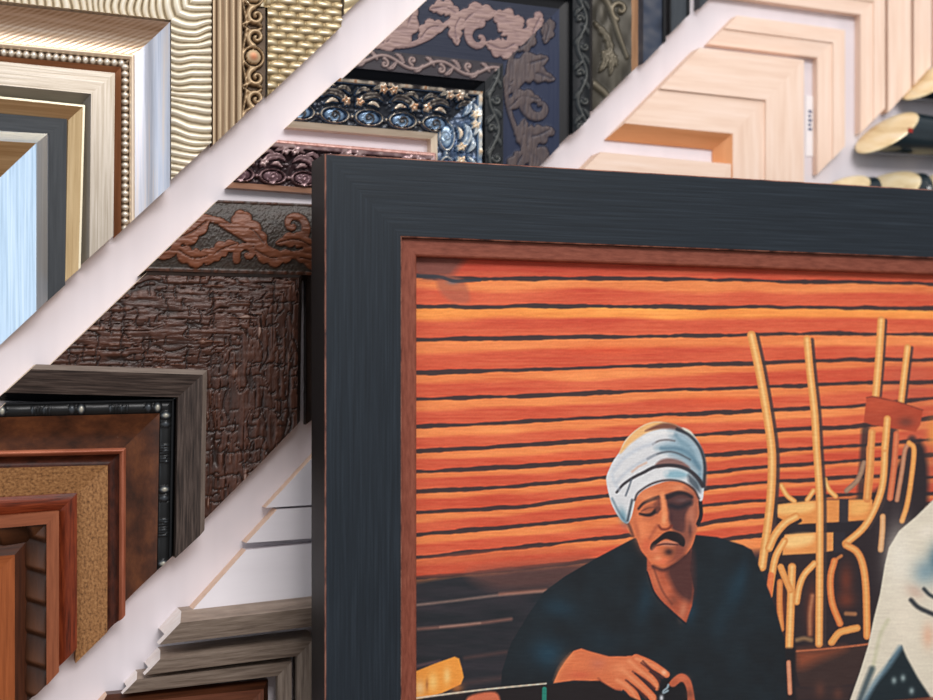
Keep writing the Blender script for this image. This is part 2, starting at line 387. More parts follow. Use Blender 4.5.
def r_scroll(T, S, W, k):
    A = 2.45
    p = np.mod(T / W + 0.75, A); q = S / W
    r = 0.12 + np.zeros(T.shape)
    # rosette button with a ring, and two volutes that face it
    d = np.hypot(p - 1.22, q - 0.52)
    r = np.maximum(r, np.where(d < 0.30, np.sqrt(np.clip(1 - (d / 0.31) ** 2, 0, 1)) * 0.35 + 0.65, 0))
    r = np.maximum(r, 0.8 * np.sqrt(np.clip(1 - ((d - 0.41) / 0.07) ** 2, 0, 1)))
    for cx, a0, dr in ((0.42, 0.3, 1), (2.02, 2.84, -1)):
        sp = spiral(cx, 0.40, 0.36, 1.35, a0 + (0 if dr == 1 else 0), dr)
        for sh in (-A, 0, A):
            m = (np.abs(p - sh - cx) < 0.5)
            if m.any():
                dd, kk = segdist(p[m] - sh, q[m], sp)
                w = 0.145 - 0.07 * kk
                r[m] = np.maximum(r[m], 0.88 * np.sqrt(np.clip(1 - (dd / w) ** 2, 0, 1)))
    for c in (catmull([(0.1, 0.78), (0.55, 0.86), (0.9, 0.93), (1.22, 0.97), (1.6, 0.93), (1.95, 0.86), (2.4, 0.78)]),
              catmull([(0.0, 0.95), (0.2, 0.55), (0.06, 0.2)]), catmull([(2.4, 0.95), (2.25, 0.55), (2.38, 0.2)])):
        dd, kk = segdist(p, q, c); r = np.maximum(r, 0.8 * np.sqrt(np.clip(1 - (dd / 0.07) ** 2, 0, 1)))
    return r
def r_bead(T, S, W, k):
    f = T / 0.0068; g = 2 * (f - np.floor(f)) - 1; q = 2 * S / W - 1
    return np.sqrt(np.clip(1 - g * g - 0.8 * q * q, 0, 1))
def _leafspray(cx, cy, ang, n, L, w, h=1.0):
    out = []
    for i in range(n):
        a = ang + (i - (n - 1) / 2) * 0.5; l = L * (1 - 0.25 * abs(i - (n - 1) / 2) / max(1, n / 2))
        pts = catmull([(cx, cy), (cx + 0.5 * l * math.cos(a - 0.2), cy + 0.5 * l * math.sin(a - 0.2)), (cx + l * math.cos(a + 0.25), cy + l * math.sin(a + 0.25))])
        out.append((pts, w, w, h, 'leaf'))
    return out
def _lobes(specs, h=1.0):
    out = []
    for x, y, a, L, w, bend in specs:
        out.append((catmull([(x, y), (x + 0.5 * L * math.cos(a), y + 0.5 * L * math.sin(a)), (x + 0.5 * L * math.cos(a) + 0.5 * L * math.cos(a + bend), y + 0.5 * L * math.sin(a) + 0.5 * L * math.sin(a + bend))]), w, w, h, 'lobe'))
    return out
_acan = [(catmull([(0.0, 0.70), (0.35, 0.86), (0.9, 0.92), (1.35, 0.80), (1.75, 0.60), (1.95, 0.35), (2.2, 0.2), (2.7, 0.24), (3.0, 0.45), (3.3, 0.70)]), 0.045, 0.045, 0.9, 'flat'),
         (spiral(1.02, 0.36, 0.27, 0.8, 1.9, -1), 0.12, 0.04, 0.9, 'flat'), (spiral(2.45, 0.62, 0.25, 0.9, -1.6, 1), 0.10, 0.04, 0.9, 'flat'),
         (np.array([(1.42, 0.14), (1.45, 0.15)]), 0.06, 0.06, 0.9, 'flat'), (np.array([(0.6, 0.62), (0.62, 0.63)]), 0.05, 0.05, 0.9, 'flat')] \
      + _lobes([(1.75, 0.62, -1.0, 0.62, 0.24, 0.5), (1.5, 0.75, -1.5, 0.62, 0.18, -0.5), (1.8, 0.62, 0.5, 0.55, 0.17, -0.7), (1.75, 0.5, 2.6, 0.5, 0.14, 0.6),
                (0.85, 0.92, -2.6, 0.95, 0.20, 0.6), (0.7, 0.86, -2.1, 0.8, 0.16, 0.7), (1.1, 0.88, -2.3, 0.6, 0.13, 0.8), (0.35, 0.86, -0.9, 0.45, 0.11, -0.8),
                (2.2, 0.2, 0.1, 0.7, 0.16, 0.7), (2.75, 0.28, 1.1, 0.5, 0.13, 0.6), (2.8, 0.3, -0.4, 0.5, 0.13, 0.6), (3.05, 0.5, 0.2, 0.5, 0.13, 0.7)])
def r_acan(T, S, W, k):
    r = motif(T, S, W, 3.3 * W, _acan, off=0.55 if k == 'H' else 2.2)
    return np.clip(r * (0.72 + 0.42 * vnoise(T * 110, S * 900, 1)), 0, 1)
_vine = [(np.array([(x, 0.5 + 0.26 * math.sin(x * 2.09)) for x in np.linspace(0, 3, 26)]), 0.10, 0.10, 0.8, 'r'),
         (spiral(0.75, 0.35, 0.24, 1.1, 1.5, -1, 14), 0.09, 0.07, 0.9, 'r'), (spiral(2.25, 0.65, 0.24, 1.1, -1.5, -1, 14), 0.09, 0.07, 0.9, 'r')] \
      + [(catmull([(a, 0.5), (a + 0.25, 0.5 + 0.3 * sg), (a + 0.5, 0.5 + 0.38 * sg)]), 0.12, 0.05, 0.9, 'leaf') for a, sg in ((0.2, 1), (1.2, -1), (1.6, 1), (2.6, -1))]
def r_vine(T, S, W, k): return motif(T, S, W, 3.0 * W, _vine)
_flor = [(catmull([(0.0, 0.30), (0.5, 0.22), (1.0, 0.34), (1.5, 0.6), (2.0, 0.74), (2.4, 0.6), (2.9, 0.32)]), 0.05, 0.06, 0.8, 'flat'),
         (spiral(0.75, 0.62, 0.2, 0.9, 0.5, 1), 0.07, 0.04, 0.8, 'flat'), (spiral(1.9, 0.32, 0.2, 0.9, 2.5, 1), 0.07, 0.04, 0.8, 'flat'), (spiral(2.55, 0.74, 0.16, 0.9, 0.5, -1), 0.06, 0.04, 0.8, 'flat')] \
      + [(np.array([(x, y), (x + 0.07 * math.cos(a), y + 0.07 * math.sin(a))]), 0.085, 0.09, 0.85, 'flat') for x, y in ((1.32, 0.42), (2.62, 0.28)) for a in np.arange(0, 6.2, 1.256)] \
      + _lobes([(0.2, 0.3, 0.6, 0.75, 0.15, -0.5), (0.9, 0.32, -0.3, 0.7, 0.13, 0.5), (1.1, 0.6, 0.5, 0.8, 0.15, -0.6), (1.6, 0.62, -0.4, 0.55, 0.11, 0.6),
                (1.9, 0.72, 0.2, 0.6, 0.12, -0.6), (2.3, 0.6, -0.8, 0.6, 0.13, 0.8), (0.1, 0.75, 0.2, 0.6, 0.13, -0.7), (2.7, 0.6, 0.4, 0.5, 0.11, 0.4)], 0.85)
def r_flor(T, S, W, k):
    r = motif(T, S, W, 2.9 * W, _flor, off=0.62)
    r = np.clip(r * (0.62 + 0.5 * fbm(T * 90, S * 500, 1)), 0, 1)
    ground = 0.2 * vnoise(T * 900, S * 900, 7)
    edge = np.where((S < 0.03 * W) | (S > 0.95 * W), 0.2 + 0.3 * vnoise(T * 300, S * 100, 8), 0)
    return np.maximum(np.maximum(r, ground), edge)
def r_bark(T, S, W, k):
    a = fbm(T * 42 + 0.6 * vnoise(T * 120, S * 90, 3), S * 420, 11, 4); b = fbm(T * 260, S * 60, 21, 3)
    v = 0.08 + 0.62 * a + 0.2 * b
    cr = np.abs(vnoise(T * 38, S * 300 + 2 * vnoise(T * 60, S * 40, 2), 31) - 0.5) * 2
    v = v - 0.5 * np.clip(1 - cr * 9, 0, 1)
    # cross-wise splits of uneven length, in broken rows
    for sd, per in ((1, 0.0123), (2, 0.0211)):
        wob = 0.0035 * vnoise(S * 260, T * 12, 8 + sd)
        cell = np.floor((T + wob) / per); c2 = np.abs((T + wob) / per - cell - 0.5) * per
        on = vnoise(cell * 3.7, S * 110, 6 + sd) > 0.56
        v = v - 0.6 * np.clip(1 - c2 / 0.0008, 0, 1) * on
    hl = np.clip((vnoise(T * 70, S * 620, 77) - 0.82) * 6, 0, 1) * (vnoise(T * 22, S * 30, 78) > 0.5)
    return np.clip(v + 0.6 * hl, 0, 1)
def r_rococo(T, S, W, k):
    A = 1.0                                         # one shell per 0.82 W
    per = 0.82 * W; n = np.floor(T / per + 0.2); p = (T / per + 0.2 - n) * 0.82; q = S / W
    r = 0.04 + 0.24 * vnoise(T * 420, S * 420, 2) * (vnoise(T * 150, S * 150, 3) + .3)
    # row of oval cartouches near the sight edge
    d = np.hypot((p - 0.41) / 0.36, (q - 0.79) / 0.195)
    r = np.maximum(r, np.where(d < 0.72, 0.36 + 0.22 * np.sqrt(np.clip(1 - (d / 0.72) ** 2, 0, 1)), 0))
    r = np.maximum(r, 0.84 * np.sqrt(np.clip(1 - ((d - 0.9) / 0.12) ** 2, 0, 1)))
    sp = spiral(0.41, 0.79, 0.17, 1.3, 0.5, 1, 14); dd, kk = segdist(p, q * 1.0, sp); r = np.maximum(r, np.where(d < 0.75, 0.72 * np.sqrt(np.clip(1 - (dd / 0.03) ** 2, 0, 1)), 0))
    for cx, cy, rad, hh in ((0.0, 0.80, 0.06, 0.86), (0.82, 0.80, 0.06, 0.86)):
        dd = np.hypot(p - cx, q - cy); r = np.maximum(r, hh * np.sqrt(np.clip(1 - (dd / rad) ** 2, 0, 1)))
    # leaves and flowers above, alternating
    alt = np.mod(n, 2)
    lf = [(catmull([(0.1, 0.55), (0.28, 0.34), (0.55, 0.28), (0.74, 0.40)]), 0.085, 0.66), (catmull([(0.05, 0.30), (0.2, 0.18), (0.42, 0.2)]), 0.06, 0.7),
          (catmull([(0.45, 0.16), (0.62, 0.1), (0.8, 0.2)]), 0.06, 0.72), (catmull([(0.35, 0.5), (0.5, 0.46), (0.66, 0.56)]), 0.05, 0.88)]
    for pts, w, hh in lf:
        pp = np.where(alt == 1, 0.82 - p, p)
        dd, kk = segdist(pp, q, pts); ww = w * np.sin(np.pi * np.clip(kk * .94 + .05, 0, 1)) ** 0.6
        v = np.where(dd < ww, 0.60 + (hh - 0.52) * np.sqrt(np.clip(1 - (dd / (ww + 1e-4)) ** 2, 0, 1)), 0) - np.where(dd < ww, 0.1 * np.exp(-(dd / (0.25 * ww + 1e-4)) ** 2), 0)
        r = np.maximum(r, v)
    for cx, cy in ((0.16, 0.46), (0.70, 0.14)):
        pp = np.where(alt == 1, 0.82 - p, p)
        dd = np.hypot(pp - cx, q - cy); an = np.arctan2(q - cy, pp - cx)
        pr = 0.125 * (0.8 + 0.2 * np.cos(5 * an))
        r = np.maximum(r, np.where(dd < pr, 0.8 + 0.2 * np.sqrt(np.clip(1 - (dd / pr) ** 2, 0, 1)) - 0.35 * np.exp(-(dd / 0.02) ** 2), 0))
    r = r * (0.92 + 0.16 * vnoise(T * 500, S * 500, 12))
    r = np.maximum(r, np.where(q < 0.08, 0.62 + 0.4 * vnoise(T * 240, S * 100, 5), 0))
    return np.clip(r, 0, 1)
def r_bamboo(T, S, W, k):
    q = 2 * S / W - 1; base = 0.55 * np.sqrt(np.clip(1 - q * q * 0.9, 0, 1))
    f = np.mod(T, 0.072) / 0.072
    knob = sum(np.sqrt(np.clip(1 - ((f - c) * 0.072 / 0.0042) ** 2 - q * q * 0.9, 0, 1)) * h for c, h in ((0.22, 1.0), (0.34, .75)))
    ring = np.where((f > 0.62) & (f < 0.86), 0.35 * (np.sin(f * 0.072 / 0.0026 * 2 * math.pi) > 0.1), 0) * np.sqrt(np.clip(1 - q * q, 0, 1))
    return np.clip(base * (0.8 + 0.2 * np.cos(f * 12.5)) + ring, 0, 1) * (knob < 0.05) + np.clip(knob, 0, 1) * (knob >= 0.05)
def r_scallop(T, S, W, k):
    f = np.mod(T + 0.35 * S, 0.030) / 0.030
    return np.clip(f ** 0.7 * (1 - np.clip((f - 0.85) / 0.15, 0, 1)), 0, 1) * (0.35 + 0.65 * np.sin(np.pi * np.clip(S / W, 0, 1)) ** 0.5)
_bz = [(catmull([(0.1, 0.95), (0.4, 0.6), (1.1, 0.35), (1.7, 0.12)]), 0.10, 0.05, 0.8, 'r'), (spiral(0.55, 0.3, 0.25, 1.1, 0.3, 1), 0.07, 0.05, 0.9, 'r'),
       (catmull([(0.9, 0.95), (1.3, 0.6), (1.9, 0.5)]), 0.1, 0.05, 0.8, 'leaf')] + _leafspray(1.6, 0.75, -0.6, 3, 0.6, 0.09, 0.9)
def r_bronze(T, S, W, k): return np.maximum(motif(T, S, W, 2.3 * W, _bz, off=0.4), 0.3 * vnoise(T * 60, S * 150, 3))

B = lambda n, a, b, p, mh, mv=None, r=None, rh=0.0, base=0.0: (n, a, b, p, mh, mv, r, rh, base)

G = 'corner samples'
# ---- first row (upper left)
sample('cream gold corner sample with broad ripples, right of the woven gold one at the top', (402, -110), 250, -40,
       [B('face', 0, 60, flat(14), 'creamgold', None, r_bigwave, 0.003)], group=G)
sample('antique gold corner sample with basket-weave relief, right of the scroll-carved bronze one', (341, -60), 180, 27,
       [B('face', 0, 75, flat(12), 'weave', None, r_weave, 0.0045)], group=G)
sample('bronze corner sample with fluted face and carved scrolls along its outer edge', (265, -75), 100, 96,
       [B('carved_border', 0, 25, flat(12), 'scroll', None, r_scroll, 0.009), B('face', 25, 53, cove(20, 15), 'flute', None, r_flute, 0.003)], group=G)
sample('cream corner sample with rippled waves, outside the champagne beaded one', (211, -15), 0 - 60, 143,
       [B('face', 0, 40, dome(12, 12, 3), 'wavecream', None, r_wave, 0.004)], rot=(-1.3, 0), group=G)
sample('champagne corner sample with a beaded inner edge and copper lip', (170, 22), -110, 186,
       [B('face', 0, 33, cove(32, 20, 12, 0.35), 'champagne', 'champagne_bluerefl'), B('ridge', 33, 38, dome(20, 19, 3), 'creamridge'),
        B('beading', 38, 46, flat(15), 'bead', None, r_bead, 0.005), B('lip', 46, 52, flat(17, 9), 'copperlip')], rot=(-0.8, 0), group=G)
sample('brushed taupe silver flat corner sample nested inside the champagne beaded one', (115, 73), -120, 236,
       [B('face', 0, 23, flat(27), 'taupe'), B('inner_edge', 23, 31, flat(27, 8), 'taupein')], rot=(-1.5, -0.6), group=G)
sample('slim satin gold corner sample with bright outer edge, around the matt black one', (85, 105), -120, 268,
       [B('outer_edge', 0, 2, flat(24), 'goldedge'), B('face', 2, 17, flat(24, 14), 'gold_and_warmrefl')], rot=(-2, -1.5), group=G)
sample('plain matt black corner sample around the bright silver one', (67, 119), -120, 285,
       [B('face', 0, 17, flat(16), 'slate')], rot=(-1.2, -0.6), group=G)
sample('bright brushed silver corner sample at far left inside the matt black one', (50, 132), -130, 298,
       [B('outer_edge', 0, 14, flat(14, 26), 'silver', 'silverout_refl'), B('face', 14, 49, flat(26, 10), 'gold_and_warmrefl', 'silver')], rot=(0, 0), group=G)  # one silver moulding; gold, grey and blue faces are painted reflections
sample('dull grey-gold piece added for a reflection in the silver sample, at the far left edge', (-5, 205), -120, 340,
       [B('face', 0, 30, flat(12, 6), 'goldrefl')], group=G)  # added piece, its dull gold imitates a reflection in the silver

# ---- second row, outermost first
sample('dark plain corner sample, last sliver before the upper white strip at the top', (716, -190), 560, -8,
       [B('face', 0, 18, flat(14), 'charcoal')], group=G)
sample('charcoal grey flat corner sample right of the blue-black marbled one', (690, -150), 530, 14,
       [B('outer_edge', 0, 3, flat(18), 'black'), B('face', 3, 20, flat(16), 'charcoal'), B('inner_edge', 20, 22, flat(16), 'black')], group=G)
sample('blue-black marbled corner sample with grey streaks, right of the olive bronze carved one', (666, -120), 510, 41,
       [B('outer_edge', 0, 3, flat(18), 'black'), B('face', 3, 24, flat(15), 'swirl')], group=G)
sample('olive bronze corner sample with carved leaves and a bright bronze outer edge', (638, -90), 480, 66,
       [B('outer_edge', 0, 6, flat(20, 17), 'bronzeedge'), B('face', 6, 47, cove(17, 12), 'bronze', None, r_bronze, 0.004)], group=G)
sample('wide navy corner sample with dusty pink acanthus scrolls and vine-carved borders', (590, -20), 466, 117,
       [B('outer_border', 0, 18, dome(22, 20, 2), 'pinkvine', 'vine_shaded', r_vine, 0.003), B('groove', 18, 31, flat(10, 8), 'black'),
        B('face', 31, 92, flat(16, 14), 'navy', 'navy_shaded', r_acan, 0.0016), B('inner_border', 92, 111, flat(18), 'pinkvine', 'vine_shaded', r_vine, 0.002),
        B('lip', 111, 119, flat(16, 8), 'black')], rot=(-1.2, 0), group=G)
sample('ornate blackened silver corner sample with a row of blue ovals, inside the navy one', (480, 93), 338, 330,
       [B('face', 0, 42, cove(24, 12, 8, 0.2), 'rococo', 'rococo_lit', r_rococo, 0.008), B('sight_edge', 42, 48, flat(15, 12), 'sightcream')], rot=(-1.0, 0), group=G)
sample('ornate blackened rose-gilt corner sample below the blue cartouche one, partly behind the painting', (436, 153), 278, 350,
       [B('top_edge', 0, 5, dome(20, 20, 2), 'rosetop'), B('face', 5, 43, cove(22, 12, 8, 0.2), 'rococopink', None, r_rococo, 0.008), B('sight_edge', 43, 48, flat(14, 12), 'sightcopper')], rot=(-1.2, 0), group=G)
sample('carved walnut corner sample with scrolling flowers and leaves, above the crackled bark-brown one', (380, 207), 218, 350,
       [B('face', 0, 70, dome(18, 18, 4), 'floral', None, r_flor, 0.0035), B('inner_edge', 70, 74, flat(16, 10), 'barkedge')], rot=(0.2, 0), group=G)
sample('very wide crackled bark-brown corner sample filling the middle of the second row', (302, 274), 148, 421,
       [B('outer_edge', 0, 4, flat(18, 22), 'barkedge'), B('face', 4, 95, dome(20, 18, 3), 'bark', None, r_bark, 0.0035)], rot=(0.7, -0.8), group=G)
sample('weathered grey-brown oak corner sample overlapping the crackled bark-brown one', (207, 370), 36, 530,
       [B('outer_edge', 0, 5, flat(34, 38), 'oakedge'), B('face', 5, 28, flat(38, 32), 'oak'), B('inner_edge', 28, 36, flat(14, 10), 'blackgloss')], rot=(-1.6, -0.9), group=G)
sample('burled walnut corner sample with a black reeded and beaded outer border', (174, 399), 6, 556,
       [B('outer_edge', 0, 2, flat(24), 'blackgloss'), B('beading', 2, 14, dome(22, 22, 1), 'bamboo', None, r_bamboo, 0.004), B('face', 14, 48, cove(24, 16, 8, 0.3), 'burl')], rot=(1.2, -1.0), group=G)
sample('gold crackle corner sample with rubbed copper edge, inside the burled walnut one', (126, 448), -50, 615,
       [B('outer_edge', 0, 6, dome(30, 28, 3), 'copperbright'), B('groove', 6, 17, cove(26, 22, 6, 0.9), 'rustgroove'), B('face', 17, 47, flat(24, 18), 'goldcloth')], rot=(0.6, -0.2), group=G)
sample('narrow red mahogany corner sample inside the gold crackle one', (77, 493), -100, 648,
       [B('face', 0, 19, dome(24, 20, 3), 'mahogany')], rot=(2, 0), group=G)
sample('copper-brown corner sample with dark scalloped inner edge, inside the narrow red mahogany one', (59, 511), -110, 672,
       [B('face', 0, 12, flat(32), 'copperwood'), B('scalloped_edge', 12, 32, flat(27, 12), 'scallop', None, r_scallop, 0.006)], rot=(3.5, 0), group=G)
sample('warm orange-brown corner sample with dark outer edge, innermost at the lower left', (27, 541), -120, 712,
       [B('outer_edge', 0, 12, flat(14, 20), 'umberwood'), B('face', 12, 42, flat(20, 17), 'orangewood')], rot=(3, 0), group=G)

# ---- third row, lower left
sample('plain white corner sample, topmost of the three white ones beside the painting', (470, 432), 330, 600,
       [B('face', 0, 63, flat(18), 'whitepaint')], rot=(2.0, 0), group=G, end=RAWP)
sample('narrow white corner sample between the two other white ones', (430, 500), 277, 640,
       [B('face', 0, 30, flat(22), 'whitepaint')], rot=(2.0, 0), group=G, end=RAWP)
sample('wide plain white corner sample directly above the grey driftwood one', (400, 535), 246, 700,
       [B('face', 0, 59, flat(22, 24), 'whitepaint')], rot=(3.4, 0), group=G, end=RAWP)
sample('thick grey driftwood corner sample with a pale cut end, uppermost of the three grey ones', (352, 592), 181, 760,
       [B('outer_edge', 0, 6, flat(26, 58), 'driftwood'), B('face', 6, 18, flat(58, 55), 'driftdark'), B('lip', 18, 25, flat(55, 53), 'driftdark', base=38)], rot=(3.5, 0), group=G, end=RAWW)
sample('grey driftwood corner sample with its mitred corner showing, middle of the three grey ones', (310, 632), 160, 770,
       [B('outer_edge', 0, 4, flat(18, 44), 'driftwood'), B('face', 4, 13, flat(44, 42), 'driftdark'), B('lip', 13, 18, flat(42, 40), 'driftdark', base=28)], rot=(3.5, 0), group=G, end=RAWW)
sample('grey driftwood corner sample, lowest of the three grey ones', (290, 655), 137, 780,
       [B('outer_edge', 0, 3, flat(14, 34), 'driftwood'), B('face', 3, 11, flat(34, 32), 'driftdark'), B('lip', 11, 16, flat(32, 30), 'driftdark', base=20)], rot=(2.8, 0), group=G, end=RAWW)
sample('red-brown wooden corner sample below the grey ones at the bottom edge', (268, 679), 107, 790,
       [B('outer_edge', 0, 7, flat(16, 28), 'umberwood'), B('face', 7, 24, flat(28, 24), 'redbrown')], rot=(1.6, 0), group=G, end=RAWP)

# ---- third row, upper right: natural wood
sample('natural wood corner sample furthest out, at the right edge of the photo', (958, -85), 830, 45,
       [B('face', 0, 22, flat(16), 'natural')], group=G, end=RAWP)
sample('narrow natural wood corner sample right of the dark gap line, second from the right edge', (931, -62), 800, 66,
       [B('face', 0, 21, flat(16, 17), 'natural')], group=G, end=RAWP)
sample('natural wood corner sample third from the right edge, above the dark round moulding', (911, -38), 770, 88,
       [B('face', 0, 26, flat(17, 15), 'natural')], group=G, end=RAWP)
sample('two-step natural wood corner sample reaching the top edge beside a shaded gap', (885, -10), 735, 108,
       [B('outer_step', 0, 13, flat(15), 'natural'), B('face', 13, 27, flat(13, 12), 'natural')], rot=(-1.5, 0), group=G, end=RAWP)
sample('two-step natural wood corner sample around the widest natural one', (845, 30), 737, 146,
       [B('outer_step', 0, 14, flat(14), 'natural'), B('face', 14, 30, flat(12, 10), 'natural')], rot=(-1.5, 0), group=G, end=RAWP)
sample('widest natural wood corner sample with a broad plank face and sloping rebate', (804, 60), 700, 330,
       [B('face', 0, 44, flat(20), 'natural'), B('inner_step', 44, 80, flat(17), 'natural'), B('rebate', 80, 95, flat(17, 3), 'naturalshade')], rot=(-1.3, 0), group=G, end=RAWP)
sample('small natural wood corner sample just above the black picture frame', (731, 164), 601, 330,
       [B('face', 0, 34, flat(24), 'natural')], rot=(-1.5, 0), group=G, end=RAWP)

# ------------------------------------------------------------------ little label on the wall between natural samples
def box_mesh(name, x0, x1, y0, y1, z0, z1, material, parent=None):
    V = [(x, y, z) for x in (x0, x1) for y in (y0, y1) for z in (z0, z1)]
    F = [(0, 1, 3, 2), (4, 6, 7, 5), (0, 4, 5, 1), (2, 3, 7, 6), (0, 2, 6, 4), (1, 5, 7, 3)]
    return mesh_obj(name, V, F, [material], parent, uv=[(v[0], v[2]) for v in V])
paper = mat('label paper', [(240, 238, 240), (246, 244, 246)], 0.6, grain=(20, 20), bump=0)
ink = mat('blue label ink', [(60, 70, 110), (70, 82, 124)], 0.6, grain=(20, 20), bump=0)
xa, za = P(813, 96, 0.001); xb, zb = P(806, 156, 0.001)
lb = empty('price_label', (xb, 0, zb), 'small upright white label with blue marks on the wall between natural wood samples', 'label')
box_mesh('paper', 0, xa - xb, -0.001, 0, 0, za - zb, paper, lb)
for i in range(5):
    z0 = 0.030 + i * 0.0052
    box_mesh('ink_mark', 0.0032, 0.0078 - 0.001 * (i % 2), -0.0013, -0.0009, z0, z0 + 0.003, ink, lb)

# ------------------------------------------------------------------ round mouldings at the right
gilt = mat('gilded cut face', [(206, 176, 124), (240, 220, 178), (250, 238, 214)], 0.35, 0.3, (30, 60), bump=0.1)
teal = mat('blue-black lacquer', [(24, 34, 40), (40, 52, 58)], 0.16, 0.0, (10, 60), bump=0.0, coat=0.5)
redm = mat('red stamp', [(150, 40, 34), (170, 52, 40)], 0.5, grain=(30, 30), bump=0)
def round_moulding(px, py, rad, L, label, nrm=(-0.6, -0.36, 0.68), group='round mouldings'):
    x, z = P(px, py, rad * 1.3)
    root = empty('round_moulding', (x, -rad, z), label, 'moulding', group)
    n = Vector(nrm).normalized(); N = 48
    def cut(a):
        y, zz = rad * math.cos(a), rad * math.sin(a)
        return (-(n.y * y + n.z * zz) / n.x, y, zz)
    ring = [cut(2 * math.pi * i / N) for i in range(N)]
    V = []; F = []
    xm = rad * 1.6; L = max(L, xm + 0.012); mid_ = xm + (L - xm) * 0.35
    for xs in (0, xm, mid_, xm + (L - xm) * 0.7, L):
        for i, (cx, cy, cz) in enumerate(ring):
            sc = 1.0 if xs != mid_ else 0.92
            V.append(((cx if xs == 0 else max(cx, -9) * 0 + xs), cy * sc, cz * sc))
    for k in range(4):
        for i in range(N):
            j = (i + 1) % N
            F.append((k * N + i, (k + 1) * N + i, (k + 1) * N + j, k * N + j))
    F.append(tuple(range(4 * N, 5 * N)))
    mesh_obj('pole', V, F, [teal], root, uv=[(v[0], v[1] + v[2]) for v in V], smooth=[True] * (len(F) - 1) + [False], sharp=40)
    # gilded face: shallow dish set on the slanting cut
    V = []; F = []
    for r, d in ((1.0, 0.0), (0.99, 0.0012), (0.90, 0.0016), (0.6, 0.0005), (0.3, 0.0002)):
        for c in ring: V.append(tuple(Vector(c) * r + n * d))
    V.append(tuple(n * 0.0002))
    for k in range(4):
        for i in range(N):
            j = (i + 1) % N; F.append((k * N + i, k * N + j, (k + 1) * N + j, (k + 1) * N + i))
    for i in range(N): F.append((4 * N + i, 4 * N + (i + 1) % N, 5 * N))
    mesh_obj('cut_face', V, F, [gilt], root, uv=[(v[0], v[2]) for v in V], smooth=[True] * len(F))
    return root
rm = round_moulding(891, 132, 0.0255, 0.13, 'dark lacquered round moulding with a slanting gilded cut end, fully in view at right')
box_mesh('stamp', 0.010, 0.016, -0.0268, -0.0255, -0.003, 0.002, redm, rm)
round_moulding(934, 80, 0.024, 0.13, 'dark round moulding with gilded slanting end at the right edge, above the fully visible one')
round_moulding(846, 190, 0.018, 0.03, 'smallest gilded moulding end peeping above the black picture frame, left of two others', (-0.55, -0.6, 0.58))
round_moulding(886, 192, 0.026, 0.03, 'gilded round moulding end peeping above the black frame, middle of three', (-0.55, -0.6, 0.58))
round_moulding(936, 192, 0.026, 0.10, 'gilded round moulding end above the black frame, nearest the right edge', (-0.55, -0.6, 0.58))

# ------------------------------------------------------------------ the painting as pigment on canvas
SS = 1.5; X0, Y0, X1, Y1 = 405, 240, 1010, 770
NX, NY = int((X1 - X0) * SS), int((Y1 - Y0) * SS)
gx, gy = np.meshgrid(X0 + (np.arange(NX) + .5) / SS, Y0 + (np.arange(NY) + .5) / SS)
img = np.zeros((NY, NX, 3))
def blend(a, col, sl=None):
    c = np.array(col, float)
    if sl is None: img[:] = img * (1 - a[..., None]) + c * a[..., None]
    else: img[sl] = img[sl] * (1 - a[..., None]) + c * a[..., None]
def bbox(pts, pad):
    pts = np.asarray(pts); x0 = max(0, int((pts[:, 0].min() - pad - X0) * SS)); x1 = min(NX, int((pts[:, 0].max() + pad - X0) * SS) + 1)
    y0 = max(0, int((pts[:, 1].min() - pad - Y0) * SS)); y1 = min(NY, int((pts[:, 1].max() + pad - Y0) * SS) + 1)
    return (slice(y0, y1), slice(x0, x1))
def polymask(pts, soft, smooth, sl):
    if smooth: pts = catmull(pts, 5, True)
    pts = np.asarray(pts, float); X = gx[sl]; Y = gy[sl]
    ins = np.zeros(X.shape, bool); n = len(pts)
    for i in range(n):
        ax, ay = pts[i]; bx, by = pts[(i + 1) % n]
        if ay == by: continue
        c = ((ay > Y) != (by > Y)) & (X < (bx - ax) * (Y - ay) / (by - ay) + ax)
        ins ^= c
    d, _ = segdist(X, Y, np.vstack([pts, pts[:1]]))
    return np.clip(np.where(ins, 0.5 + d / soft, 0.5 - d / soft), 0, 1)
def poly(pts, col, soft=1.2, smooth=True, a=1.0, dirt=0.0):
    sl = bbox(pts, soft + 3)
    if sl[0].start >= sl[0].stop or sl[1].start >= sl[1].stop: return
    m = polymask(pts, soft, smooth, sl) * a
    if dirt: m = m * (1 - dirt + dirt * vnoise(gx[sl] * 0.25, gy[sl] * 0.25, 4))
    blend(m, col, sl)
def stroke(pts, w, col, col2=None, soft=1.0, a=1.0, smooth=True, w2=None):
    pts = catmull(pts, 6) if smooth and len(pts) > 2 else np.asarray(pts, float)
    w2 = w if w2 is None else w2
    sl = bbox(pts, max(w, w2) + 3)
    if sl[0].start >= sl[0].stop or sl[1].start >= sl[1].stop: return
    d, k = segdist(gx[sl], gy[sl], pts)
    ww = (w + (w2 - w) * k) / 2
    blend(np.clip(0.5 + (ww - d) / soft, 0, 1) * a, col, sl)
    if col2 is not None: blend(np.clip(1 - d / (ww * 0.75), 0, 1) * a, col2, sl)
def blob(cx, cy, rx, ry, col, a=1.0, ang=0.0):
    R = max(rx, ry) * 2.2; sl = bbox([(cx - R, cy - R), (cx + R, cy + R)], 1)
    if sl[0].start >= sl[0].stop or sl[1].start >= sl[1].stop: return
    X = gx[sl] - cx; Y = gy[sl] - cy; c, s = math.cos(ang), math.sin(ang)
    q = ((X * c + Y * s) / rx) ** 2 + ((-X * s + Y * c) / ry) ** 2
    blend(np.exp(-q) * a, col, sl)
def Z(px0, py0, sc): return lambda pts: [(px0 + x / sc, py0 + y / sc) for x, y in pts]

